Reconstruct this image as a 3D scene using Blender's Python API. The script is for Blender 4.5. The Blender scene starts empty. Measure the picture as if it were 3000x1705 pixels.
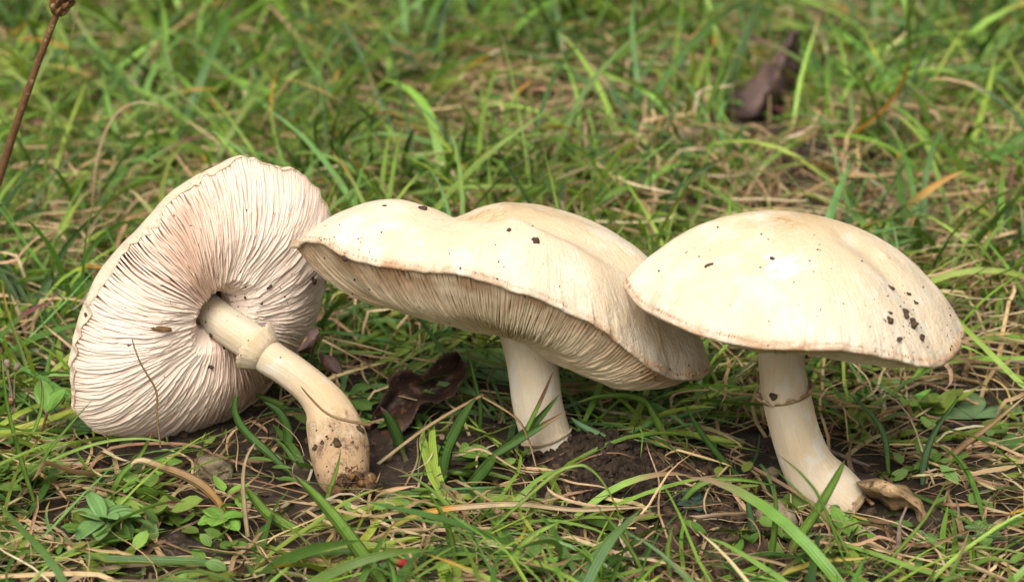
import bpy, math
import numpy as np
from mathutils import Vector
from mathutils.bvhtree import BVHTree

# ---------------------------------------------------------------- camera, sky, sun, exposure
# all geometry below is laid out in centimetres and scaled to metres by SC when a mesh is made
SC = 0.01
PITCH = math.radians(20.0)
CAM = np.array([0.0, -53.0, 23.55])
FPX = 7057.0                      # focal length in pixels of the 3000 px wide photograph
scene = bpy.context.scene
cd = bpy.data.cameras.new('camera')
cam = bpy.data.objects.new('camera', cd)
scene.collection.objects.link(cam)
cam.location = CAM * SC
cam.rotation_euler = (math.pi / 2 - PITCH, 0, 0)
cd.sensor_width = 36.0
cd.lens = 36.0 * FPX / 3000.0
cd.clip_start = 0.01
cd.clip_end = 100.0
cd.dof.use_dof = True
cd.dof.focus_distance = 0.555
cd.dof.aperture_fstop = 20.0
scene.camera = cam

world = bpy.data.worlds.new('World')
scene.world = world
world.use_nodes = True
wn = world.node_tree
bg = wn.nodes['Background']
sky = wn.nodes.new('ShaderNodeTexSky')
sky.sky_type = 'NISHITA'
sky.sun_disc = False
SUN_EL, SUN_AZ = math.radians(52), math.radians(195)     # azimuth clockwise from +Y: behind the camera, to its left
sky.sun_elevation = SUN_EL
sky.sun_rotation = SUN_AZ
sky.air_density = 1.0
sky.dust_density = 6.0
sky.ozone_density = 1.0
hs = wn.nodes.new('ShaderNodeHueSaturation')             # overcast: nearly white sky
hs.inputs['Saturation'].default_value = 0.06
wn.links.new(sky.outputs['Color'], hs.inputs['Color'])
wn.links.new(hs.outputs['Color'], bg.inputs['Color'])
bg.inputs['Strength'].default_value = 0.07

sd = bpy.data.lights.new('sun', 'SUN')
sd.energy = 1.5
sd.angle = math.radians(36)
sd.color = (1.0, 0.97, 0.91)
sun = bpy.data.objects.new('sun', sd)
scene.collection.objects.link(sun)
sv = Vector((math.sin(SUN_AZ) * math.cos(SUN_EL), math.cos(SUN_AZ) * math.cos(SUN_EL), math.sin(SUN_EL)))
sun.rotation_euler = sv.to_track_quat('Z', 'Y').to_euler()

scene.view_settings.view_transform = 'Standard'
scene.view_settings.look = 'None'
scene.view_settings.exposure = 1.1
scene.view_settings.gamma = 1.0
cy = scene.cycles
cy.use_denoising = True
cy.max_bounces = 10
cy.diffuse_bounces = 6
cy.glossy_bounces = 2
cy.transmission_bounces = 4
cy.transparent_max_bounces = 4
cy.caustics_reflective = False
cy.caustics_refractive = False

# ---------------------------------------------------------------- helpers
R_ = np.array([1.0, 0, 0])
U_ = np.array([0, math.sin(PITCH), math.cos(PITCH)])
F_ = np.array([0, math.cos(PITCH), -math.sin(PITCH)])
rng = np.random.default_rng(11)

def ray(px, py):
    return F_ + R_ * (px - 1500.0) / FPX + U_ * (852.5 - py) / FPX

def at(px, py, y):                # the point seen at a photo pixel, at depth y
    d = ray(px, py)
    return CAM + d * (y - CAM[1]) / d[1]

def on_plane(px, py, p0, n):
    d = ray(px, py)
    return CAM + d * (np.dot(p0 - CAM, n) / np.dot(d, n))

def project(P):
    q = np.asarray(P) - CAM
    w = q @ F_
    return np.stack([1500 + FPX * (q @ R_) / w, 852.5 - FPX * (q @ U_) / w], -1)

def noise3(P, seed=0, freq=1.0, octaves=3):
    # cheap smooth noise: sum of random plane waves, about -1..1
    r = np.random.default_rng(seed)
    P = np.asarray(P, float)
    out = np.zeros(P.shape[:-1])
    amp, tot = 1.0, 0.0
    for o in range(octaves):
        for k in range(5):
            d = r.normal(size=P.shape[-1])
            d /= np.linalg.norm(d)
            out += amp * np.sin((P @ d) * freq * (0.7 + 0.6 * r.random()) * 2 + r.random() * 6.28)
        tot += amp * 2.2
        amp *= 0.5
        freq *= 2.1
    return out / tot

MOUNDS = [(2.35, -1.0, 0.62, 0.95), (1.3, 0.3, 0.25, 0.7), (7.2, -3.6, -0.12, 1.2), (9.0, 19.0, -0.9, 3.0), (8.0, 23.5, 0.7, 3.0), (-5.0, -0.2, -0.1, 1.5)]
def gz(x, y):
    x = np.asarray(x, float); y = np.asarray(y, float)
    P = np.stack([x, y], -1)
    z = 0.16 * noise3(P, 5, 0.22, 2)
    f = np.clip((y - 5) / 20, 0, 1)
    z = z + f * 0.5 * noise3(P, 8, 0.1, 1)
    for mx, my, a, s in MOUNDS:
        z = z + a * np.exp(-((x - mx) ** 2 + (y - my) ** 2) / (2 * s * s))
    return z

def ground_at(px, py):
    d = ray(px, py)
    z = 0.0
    for _ in range(12):
        p = CAM + d * ((z - CAM[2]) / d[2])
        z = float(gz(p[0], p[1]))
    return CAM + d * ((z - CAM[2]) / d[2])

def spline(pts, n):
    P = np.asarray(pts, float)
    if len(P) == 2:
        t = np.linspace(0, 1, n)[:, None]
        return P[0] * (1 - t) + P[1] * t
    E = np.vstack([2 * P[0] - P[1], P, 2 * P[-1] - P[-2]])
    u = np.linspace(0, len(P) - 1 - 1e-9, n)
    i = u.astype(int)
    t = (u - i)[:, None]
    a, b, c, d = E[i], E[i + 1], E[i + 2], E[i + 3]
    return 0.5 * (2 * b + (c - a) * t + (2 * a - 5 * b + 4 * c - d) * t ** 2 + (3 * b - a - 3 * c + d) * t ** 3)

def pspline(tc, vc, t):           # periodic, non-uniform cubic through (tc, vc), period 2 pi
    o = np.argsort(tc)
    tc = np.asarray(tc)[o]; vc = np.asarray(vc, float)[o]
    if vc.ndim == 1: vc = vc[:, None]
    T = np.concatenate([tc[-2:] - 2 * np.pi, tc, tc[:2] + 2 * np.pi])
    V = np.concatenate([vc[-2:], vc, vc[:2]])
    M = np.zeros_like(V)
    M[1:-1] = (V[2:] - V[:-2]) / (T[2:] - T[:-2])[:, None]
    t = np.mod(t - T[1], 2 * np.pi) + T[1]
    i = np.clip(np.searchsorted(T, t, side='right') - 1, 1, len(T) - 3)
    h = (T[i + 1] - T[i])
    s = ((t - T[i]) / h)[:, None]
    h = h[:, None]
    return (2 * s**3 - 3 * s**2 + 1) * V[i] + (s**3 - 2 * s**2 + s) * h * M[i] + (-2 * s**3 + 3 * s**2) * V[i + 1] + (s**3 - s**2) * h * M[i + 1]

def make_mesh(name, verts, faces, mat, smooth=True, attrs=None, cols=None):
    me = bpy.data.meshes.new(name)
    verts = np.asarray(verts, float) * SC
    if isinstance(faces, np.ndarray):
        k = faces.shape[1]
        nf = len(faces)
        me.vertices.add(len(verts)); me.loops.add(nf * k); me.polygons.add(nf)
        me.vertices.foreach_set('co', verts.astype(np.float32).ravel())
        me.polygons.foreach_set('loop_start', np.arange(0, nf * k, k, dtype=np.int32))
        me.loops.foreach_set('vertex_index', faces.astype(np.int32).ravel())
    else:
        me.from_pydata(verts.tolist(), [], faces)
    me.update(calc_edges=True)
    me.polygons.foreach_set('use_smooth', np.full(len(me.polygons), smooth, dtype=bool))
    for k, v in (attrs or {}).items():
        a = me.attributes.new(k, 'FLOAT', 'POINT')
        a.data.foreach_set('value', np.asarray(v, np.float32).ravel())
    if cols is not None:
        a = me.attributes.new('tint', 'FLOAT_COLOR', 'POINT')
        c = np.ones((len(verts), 4), np.float32); c[:, :3] = cols
        a.data.foreach_set('color', c.ravel())
    me.validate()
    if mat: me.materials.append(mat)
    return me

def link(name, data, parent=None, loc=None, label=None, cat=None, group=None, kind=None):
    o = bpy.data.objects.new(name, data)
    scene.collection.objects.link(o)
    if loc is not None: o.location = np.asarray(loc, float) * SC
    if parent is not None: o.parent = parent
    if label: o['label'] = label
    if cat: o['category'] = cat
    if group: o['group'] = group
    if kind: o['kind'] = kind
    return o

def grid_faces(nu, nv, wrap_u=False, off=0):   # vertex index = u*nv + v
    u = np.arange(nu if wrap_u else nu - 1); v = np.arange(nv - 1)
    U, V = np.meshgrid(u, v, indexing='ij')
    U2 = (U + 1) % nu
    return (np.stack([U * nv + V, U2 * nv + V, U2 * nv + V + 1, U * nv + V + 1], -1).reshape(-1, 4) + off)

def unit(v):
    v = np.asarray(v, float)
    return v / np.maximum(np.linalg.norm(v, axis=-1, keepdims=True), 1e-9)

def frames(P):
    T = unit(np.gradient(P, axis=0))
    ref = np.array([0.0, 0, 1.0]) if abs(T[0][2]) < 0.8 else np.array([0, 1.0, 0])
    n = unit(np.cross(T[0], ref)); N = [n]
    for k in range(1, len(P)):
        n = N[-1] - T[k] * np.dot(N[-1], T[k]); N.append(unit(n))
    N = np.array(N)
    return T, N, np.cross(T, N)

def tube(P, rad, sides=12, cap=True, wob=None):
    P = np.asarray(P, float); rad = np.broadcast_to(np.asarray(rad, float), (len(P),))
    T, N, B = frames(P)
    a = np.linspace(0, 2 * np.pi, sides, endpoint=False)
    rr = rad[:, None] * np.ones((1, sides))
    if wob is not None: rr = rr * (1 + wob(np.arange(len(P))[:, None] / (len(P) - 1) + 0 * a[None], a[None] + 0 * rr))
    V = P[:, None] + rr[..., None] * (np.cos(a)[None, :, None] * N[:, None] + np.sin(a)[None, :, None] * B[:, None])
    V = V.reshape(-1, 3)
    i = np.arange(len(P) - 1)[:, None]; j = np.arange(sides)[None]
    j2 = (j + 1) % sides
    f = np.stack([i * sides + j, i * sides + j2, (i + 1) * sides + j2, (i + 1) * sides + j], -1).reshape(-1, 4).tolist()
    along = np.repeat(np.linspace(0, 1, len(P)), sides)
    if cap:
        f.append(list(range(sides))[::-1]); f.append(list(range((len(P) - 1) * sides, len(P) * sides)))
    return V, f, along

# ---------------------------------------------------------------- materials
def new_mat(name):
    m = bpy.data.materials.new(name); m.use_nodes = True
    nt = m.node_tree
    return m, nt, nt.nodes['Principled BSDF'], nt.nodes['Material Output']

def N_(nt, typ, **kw):
    n = nt.nodes.new(typ)
    for k, v in kw.items():
        if k in n.inputs.keys() if isinstance(k, str) else False: n.inputs[k].default_value = v
        else: setattr(n, k, v)
    return n

def coords(nt, scale=100.0):      # object coordinates in centimetres
    tc = nt.nodes.new('ShaderNodeTexCoord')
    mp = nt.nodes.new('ShaderNodeVectorMath'); mp.operation = 'SCALE'; mp.inputs['Scale'].default_value = scale
    nt.links.new(tc.outputs['Object'], mp.inputs[0])
    return mp.outputs['Vector']

def noise_n(nt, vec, scale, detail=4, rough=0.55):
    n = nt.nodes.new('ShaderNodeTexNoise')
    n.inputs['Scale'].default_value = scale; n.inputs['Detail'].default_value = detail; n.inputs['Roughness'].default_value = rough
    nt.links.new(vec, n.inputs['Vector'])
    return n.outputs['Fac']

def ramp(nt, fac, stops, interp='LINEAR'):
    r = nt.nodes.new('ShaderNodeValToRGB'); cr = r.color_ramp; cr.interpolation = interp
    while len(cr.elements) < len(stops): cr.elements.new(0.5)
    for e, (p, c) in zip(cr.elements, stops):
        e.position = p
        e.color = (c, c, c, 1) if not hasattr(c, '__len__') else (*c, 1)
    nt.links.new(fac, r.inputs['Fac'])
    return r.outputs['Color']

def mix(nt, fac, a, b, mode='MIX'):
    m = nt.nodes.new('ShaderNodeMix'); m.data_type = 'RGBA'; m.blend_type = mode
    for sock, v in ((m.inputs[0], fac), (m.inputs[6], a), (m.inputs[7], b)):
        if hasattr(v, 'is_output'): nt.links.new(v, sock)
        elif hasattr(v, '__len__'): sock.default_value = (*v, 1)
        else: sock.default_value = v
    return m.outputs[2]

def math_n(nt, op, a, b=None, clamp=False):
    m = nt.nodes.new('ShaderNodeMath'); m.operation = op; m.use_clamp = clamp
    for k, v in enumerate((a, b)):
        if v is None: continue
        if hasattr(v, 'is_output'): nt.links.new(v, m.inputs[k])
        else: m.inputs[k].default_value = v
    return m.outputs[0]

def attr(nt, name):
    a = nt.nodes.new('ShaderNodeAttribute'); a.attribute_name = name
    return a

def bump(nt, bsdf, h, dist_cm, strength=1.0, prev=None):
    b = nt.nodes.new('ShaderNodeBump'); b.inputs['Distance'].default_value = dist_cm * SC; b.inputs['Strength'].default_value = strength
    nt.links.new(h, b.inputs['Height'])
    if prev is not None: nt.links.new(prev, b.inputs['Normal'])
    nt.links.new(b.outputs['Normal'], bsdf.inputs['Normal'])
    return b.outputs['Normal']

def flesh(b, w=0.25):
    b.inputs['Subsurface Weight'].default_value = w
    b.inputs['Subsurface Radius'].default_value = (1.0, 0.6, 0.35)
    b.inputs['Subsurface Scale'].default_value = 0.0006

def cap_material(name, scars=(), margin=(0.42, 0.25, 0.14), centre=0.0):
    m, nt, b, out = new_mat(name)
    v = coords(nt)
    rho = attr(nt, 'rho').outputs['Fac']; th = attr(nt, 'theta').outputs['Fac']
    base = ramp(nt, rho, [(0.0, (0.58, 0.39, 0.19)), (0.14, (0.61, 0.44, 0.24)), (0.4, (0.64, 0.50, 0.315)), (0.75, (0.665, 0.55, 0.39)), (1.0, (0.67, 0.58, 0.45))])
    if centre: base = mix(nt, ramp(nt, rho, [(0.05, centre), (0.34, 0.0)]), base, (0.58, 0.37, 0.17))
    # soft mottling, pale and warm patches
    base = mix(nt, ramp(nt, noise_n(nt, v, 0.55, 3), [(0.38, 0.0), (0.66, 0.65)]), base, (0.67, 0.51, 0.32))
    base = mix(nt, ramp(nt, noise_n(nt, v, 1.3, 4), [(0.5, 0.0), (0.72, 0.6)]), base, (0.76, 0.70, 0.59))
    base = mix(nt, ramp(nt, noise_n(nt, v, 7.0, 5, 0.75), [(0.45, 0.0), (0.72, 0.28)]), base, (0.60, 0.45, 0.29))
    # radial fibres
    cx = nt.nodes.new('ShaderNodeCombineXYZ')
    nt.links.new(math_n(nt, 'MULTIPLY', th, 14.0), cx.inputs[0]); nt.links.new(math_n(nt, 'MULTIPLY', rho, 3.0), cx.inputs[1])
    fib = noise_n(nt, cx.outputs[0], 2.2, 4, 0.65)
    base = mix(nt, math_n(nt, 'MULTIPLY', ramp(nt, fib, [(0.45, 0.0), (0.75, 0.7)]), ramp(nt, rho, [(0.3, 0.15), (1.0, 0.9)])), base, (0.60, 0.42, 0.27))
    # cracked scales round the middle
    cr = nt.nodes.new('ShaderNodeTexVoronoi'); cr.feature = 'DISTANCE_TO_EDGE'; cr.inputs['Scale'].default_value = 5.0
    mp = nt.nodes.new('ShaderNodeMapping'); mp.inputs['Scale'].default_value = (0.55, 1.0, 1.0)
    nt.links.new(v, mp.inputs['Vector']); nt.links.new(mp.outputs[0], cr.inputs['Vector'])
    crk = math_n(nt, 'MULTIPLY', ramp(nt, cr.outputs['Distance'], [(0.0, 1.0), (0.10, 0.0)]), ramp(nt, rho, [(0.14, 0.7), (0.36, 0.0)]))
    crk = math_n(nt, 'MULTIPLY', crk, ramp(nt, noise_n(nt, v, 1.6, 2), [(0.45, 0.0), (0.62, 1.0)]))
    base = mix(nt, crk, base, (0.42, 0.25, 0.10))
    # fine dark specks
    sp = math_n(nt, 'MULTIPLY', ramp(nt, noise_n(nt, v, 26.0, 1), [(0.77, 0.0), (0.80, 1.0)]), ramp(nt, noise_n(nt, v, 0.9, 2), [(0.45, 0.0), (0.65, 0.8)]))
    base = mix(nt, sp, base, (0.16, 0.10, 0.06))
    for (c, r) in scars:              # scraped places showing white flesh
        d = nt.nodes.new('ShaderNodeVectorMath'); d.operation = 'SUBTRACT'; d.inputs[1].default_value = c
        nt.links.new(v, d.inputs[0])
        s = nt.nodes.new('ShaderNodeVectorMath'); s.operation = 'DIVIDE'; s.inputs[1].default_value = r
        nt.links.new(d.outputs[0], s.inputs[0])
        ln = nt.nodes.new('ShaderNodeVectorMath'); ln.operation = 'LENGTH'; nt.links.new(s.outputs[0], ln.inputs[0])
        e = math_n(nt, 'ADD', ln.outputs['Value'], math_n(nt, 'MULTIPLY', math_n(nt, 'SUBTRACT', noise_n(nt, v, 3.2, 6, 0.8), 0.5), 4.4))
        base = mix(nt, ramp(nt, e, [(0.66, 1.0), (0.74, 0.0)]), base, (0.93, 0.93, 0.92))
    # bruised brown margin
    edge = math_n(nt, 'ADD', rho, math_n(nt, 'MULTIPLY', math_n(nt, 'SUBTRACT', noise_n(nt, v, 2.6, 5, 0.7), 0.5), 0.09))
    base = mix(nt, math_n(nt, 'MULTIPLY', ramp(nt, edge, [(0.97, 0.0), (1.0, 0.6), (1.03, 1.0)]), ramp(nt, noise_n(nt, v, 1.1, 5, 0.7), [(0.38, 0.05), (0.62, 1.0)])), base, margin)
    nt.links.new(base, b.inputs['Base Color'])
    b.inputs['Roughness'].default_value = 0.65
    b.inputs['Specular IOR Level'].default_value = 0.2
    flesh(b, 0.3)
    h = math_n(nt, 'ADD', math_n(nt, 'MULTIPLY', noise_n(nt, v, 1.1, 5, 0.55), 1.4), math_n(nt, 'MULTIPLY', fib, 0.35))
    n1 = bump(nt, b, h, 0.12, 0.8)
    bump(nt, b, math_n(nt, 'SUBTRACT', noise_n(nt, v, 14.0, 3), math_n(nt, 'MULTIPLY', crk, 1.5)), 0.03, 0.7, n1)
    return m

def gill_material(name, pale, dark, edge):
    m, nt, b, out = new_mat(name)
    v = coords(nt)
    dp = attr(nt, 'depth').outputs['Fac']          # 0 at the flesh, 1 at the free edge
    base = mix(nt, dp, dark, pale)
    base = mix(nt, ramp(nt, noise_n(nt, v, 1.2, 3), [(0.45, 0.0), (0.75, 0.6)]), base, dark)
    base = mix(nt, ramp(nt, noise_n(nt, v, 4.5, 3), [(0.62, 0.0), (0.74, 0.45)]), base, (0.62, 0.36, 0.20))
    base = mix(nt, ramp(nt, dp, [(0.86, 0.0), (1.0, 0.8)]), base, edge)
    rho = attr(nt, 'rho').outputs['Fac']
    base = mix(nt, math_n(nt, 'MULTIPLY', ramp(nt, rho, [(0.80, 0.0), (0.93, 0.85)]), ramp(nt, noise_n(nt, v, 1.4, 4), [(0.34, 0.15), (0.58, 1.0)])), base, (0.36, 0.20, 0.10)) if 'brown' in name else base
    nt.links.new(base, b.inputs['Base Color'])
    b.inputs['Roughness'].default_value = 0.6
    b.inputs['Specular IOR Level'].default_value = 0.25
    bump(nt, b, noise_n(nt, v, 12.0, 3), 0.008, 0.5)
    return m

def stem_material(name, dirt_from=0.85, tan=(0.70, 0.47, 0.24), warm=0.0):
    m, nt, b, out = new_mat(name)
    v = coords(nt)
    al = attr(nt, 'along').outputs['Fac']; an = attr(nt, 'angle').outputs['Fac']
    cx = nt.nodes.new('ShaderNodeCombineXYZ')
    nt.links.new(math_n(nt, 'MULTIPLY', an, 11.0), cx.inputs[0]); nt.links.new(math_n(nt, 'MULTIPLY', al, 1.6), cx.inputs[1])
    fib = noise_n(nt, cx.outputs[0], 2.0, 5, 0.6)
    base = mix(nt, ramp(nt, fib, [(0.40, 0.0), (0.68, 0.8)]), (0.70, 0.60, 0.46), tan)
    base = mix(nt, ramp(nt, noise_n(nt, v, 0.9, 3), [(0.42, 0.0), (0.7, 0.6)]), base, (0.66, 0.48, 0.26))
    base = mix(nt, ramp(nt, noise_n(nt, v, 2.2, 4), [(0.56, 0.0), (0.66, 0.5)]), base, (0.75, 0.72, 0.65))
    if warm: base = mix(nt, ramp(nt, al, [(0.30, 0.0), (0.62, warm), (0.75, warm * 0.6)]), base, (0.58, 0.36, 0.16))
    low = math_n(nt, 'ADD', al, math_n(nt, 'MULTIPLY', math_n(nt, 'SUBTRACT', noise_n(nt, v, 1.9, 6, 0.75), 0.5), 0.75))
    base = mix(nt, ramp(nt, low, [(dirt_from - 0.06, 0.0), (dirt_from + 0.10, 0.75)]), base, (0.36, 0.21, 0.10))
    soil = math_n(nt, 'MULTIPLY', ramp(nt, noise_n(nt, v, 4.0, 6, 0.85), [(0.50, 0.0), (0.62, 0.85)]), ramp(nt, low, [(dirt_from - 0.05, 0.0), (dirt_from + 0.1, 1.0)]))
    base = mix(nt, soil, base, (0.09, 0.055, 0.03))
    sp = ramp(nt, noise_n(nt, v, 20.0, 1), [(0.76, 0.0), (0.79, 0.8)])
    base = mix(nt, sp, base, (0.22, 0.13, 0.07))
    nt.links.new(base, b.inputs['Base Color'])
    b.inputs['Roughness'].default_value = 0.6
    b.inputs['Specular IOR Level'].default_value = 0.25
    flesh(b, 0.3)
    n1 = bump(nt, b, fib, 0.06, 0.8)
    bump(nt, b, noise_n(nt, v, 4.0, 5, 0.6), 0.04, 0.5, n1)
    return m

def plain_mat(name, c1, c2, scale=3.0, rough=0.7, bump_cm=0.03, bscale=None, c3=None):
    m, nt, b, out = new_mat(name)
    v = coords(nt)
    base = mix(nt, ramp(nt, noise_n(nt, v, scale, 5, 0.65), [(0.35, 0.0), (0.65, 1.0)]), c1, c2)
    if c3: base = mix(nt, ramp(nt, noise_n(nt, v, scale * 2.7, 4, 0.7), [(0.56, 0.0), (0.66, 1.0)]), base, c3)
    nt.links.new(base, b.inputs['Base Color'])
    b.inputs['Roughness'].default_value = rough
    b.inputs['Specular IOR Level'].default_value = 0.25
    bump(nt, b, noise_n(nt, v, bscale or scale * 2, 5, 0.7), bump_cm, 0.9)
    return m

def leaf_material(name, trans=0.35, rough=0.45, spec=0.35, ribs=0.10):   # colour comes from each leaf's own tint
    m, nt, b, out = new_mat(name)
    tint = attr(nt, 'tint').outputs['Color']
    ac = attr(nt, 'across').outputs['Fac']; al = attr(nt, 'along').outputs['Fac']
    v = coords(nt)
    vein = nt.nodes.new('ShaderNodeMath'); vein.operation = 'SINE'
    nt.links.new(math_n(nt, 'MULTIPLY', ac, 24.0), vein.inputs[0])
    g = math_n(nt, 'MULTIPLY_ADD', vein.outputs[0], ribs); g.node.inputs[2].default_value = 0.95
    n = math_n(nt, 'MULTIPLY_ADD', noise_n(nt, v, 2.5, 3), 0.7); n.node.inputs[2].default_value = 0.65
    g = math_n(nt, 'MULTIPLY', g, n)
    cg = nt.nodes.new('ShaderNodeCombineColor')
    for k in range(3): nt.links.new(g, cg.inputs[k])
    col = mix(nt, 1.0, tint, cg.outputs[0], 'MULTIPLY')
    col = mix(nt, ramp(nt, noise_n(nt, v, 6.0, 3), [(0.66, 0.0), (0.72, 0.5)]), col, (0.20, 0.13, 0.04))
    nt.links.new(col, b.inputs['Base Color'])
    b.inputs['Roughness'].default_value = rough
    b.inputs['Specular IOR Level'].default_value = spec
    tr = nt.nodes.new('ShaderNodeBsdfTranslucent')
    nt.links.new(mix(nt, 1.0, col, (1.15, 1.15, 0.55), 'MULTIPLY'), tr.inputs['Color'])
    ms = nt.nodes.new('ShaderNodeMixShader'); ms.inputs[0].default_value = trans
    nt.links.new(b.outputs[0], ms.inputs[1]); nt.links.new(tr.outputs[0], ms.inputs[2])
    nt.links.new(ms.outputs[0], out.inputs['Surface'])
    bump(nt, b, vein.outputs[0], 0.006, 0.5)
    return m

MAT = {}
MAT['blade'] = leaf_material('grass_blade', 0.32, 0.42, 0.4)
MAT['straw'] = leaf_material('dry_straw', 0.15, 0.65, 0.2)
MAT['leaf'] = leaf_material('green_leaf', 0.25, 0.5, 0.35, 0.03)
MAT['soil'] = plain_mat('soil', (0.016, 0.011, 0.007), (0.050, 0.033, 0.020), 1.6, 0.95, 0.12, 4.0, (0.10, 0.072, 0.046))
MAT['crumb'] = plain_mat('soil_crumb', (0.030, 0.018, 0.011), (0.095, 0.058, 0.034), 6.0, 0.95, 0.02)
MAT['heap'] = plain_mat('dark_soil', (0.012, 0.008, 0.005), (0.050, 0.031, 0.019), 5.0, 0.95, 0.03)
MAT['stone'] = plain_mat('pebble_stone', (0.17, 0.125, 0.075), (0.29, 0.225, 0.145), 2.5, 0.9, 0.10, 5.0, (0.08, 0.06, 0.035))
MAT['twig'] = plain_mat('twig_bark', (0.16, 0.11, 0.08), (0.28, 0.21, 0.16), 4.0, 0.85, 0.03)
MAT['darkleaf'] = plain_mat('dead_leaf_dark', (0.020, 0.011, 0.009), (0.055, 0.028, 0.018), 1.6, 0.55, 0.06, 3.0, (0.13, 0.06, 0.025))
MAT['brownleaf'] = plain_mat('dead_leaf_brown', (0.16, 0.09, 0.04), (0.50, 0.33, 0.17), 1.9, 0.65, 0.09, 4.0, (0.05, 0.032, 0.022))
MAT['backleaf'] = plain_mat('dead_leaf_grey', (0.07, 0.045, 0.04), (0.16, 0.10, 0.085), 0.9, 0.7, 0.06, 3.0, (0.34, 0.18, 0.08))
MAT['stalk'] = plain_mat('seed_stalk', (0.16, 0.085, 0.03), (0.12, 0.05, 0.025), 2.0, 0.6, 0.02, 9.0, (0.30, 0.22, 0.11))
MAT['flower'] = plain_mat('dark_red_flower', (0.10, 0.012, 0.03), (0.20, 0.03, 0.07), 4.0, 0.6, 0.02)
MAT['mycelium'] = plain_mat('white_mycelium', (0.66, 0.60, 0.52), (0.40, 0.30, 0.21), 5.0, 0.8, 0.04)

# ---------------------------------------------------------------- ground: one sheet, fine in the middle, coarse to the horizon
def ground():
    xs = np.concatenate([-np.geomspace(2000, 36, 14), np.arange(-33, 33.1, 0.3), np.geomspace(36, 2000, 14)])
    ys = np.concatenate([-np.geomspace(2000, 18, 14), np.arange(-15, 75.1, 0.3), np.geomspace(78, 2500, 14)])
    X, Y = np.meshgrid(xs, ys, indexing='ij')
    P = np.stack([X, Y], -1)
    Z = gz(X, Y) + 0.06 * noise3(P, 21, 2.2, 3) + 0.035 * noise3(P, 22, 7.0, 2)
    V = np.stack([X, Y, Z], -1).reshape(-1, 3)
    link('ground', make_mesh('ground', V, grid_faces(len(xs), len(ys)), MAT['soil']), kind='structure', label='dark brown soil under the grass and the mushrooms')
ground()

# ---------------------------------------------------------------- mushrooms
BODIES = []          # (points, radius) spheres the grass has to keep out of
SURF = {}            # BVH trees of the mushrooms, for laying crumbs on them

def cap_surface(rimP, A, n, p, q, bumpk, crease=None):
    """rimP(theta)->3D rim, apex A, axis n. Returns top(theta, rho)."""
    def top(th, rho):
        sh = np.broadcast(th, rho).shape
        th = np.broadcast_to(th, sh).ravel(); rho = np.broadcast_to(rho, sh).ravel()
        Rm = rimP(th)
        h = (A - Rm) @ n
        k = bumpk(th)
        lift = h * ((1 - rho ** p) ** q - (1 - rho)) + k * np.sin(np.pi * np.clip(rho, 0, 1) ** 1.5) ** 1.3
        if crease is not None: lift = lift + crease(th, rho)
        P = A + (Rm - A) * rho[:, None] + n * lift[:, None]
        return P.reshape(sh + (3,))
    return top

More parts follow.
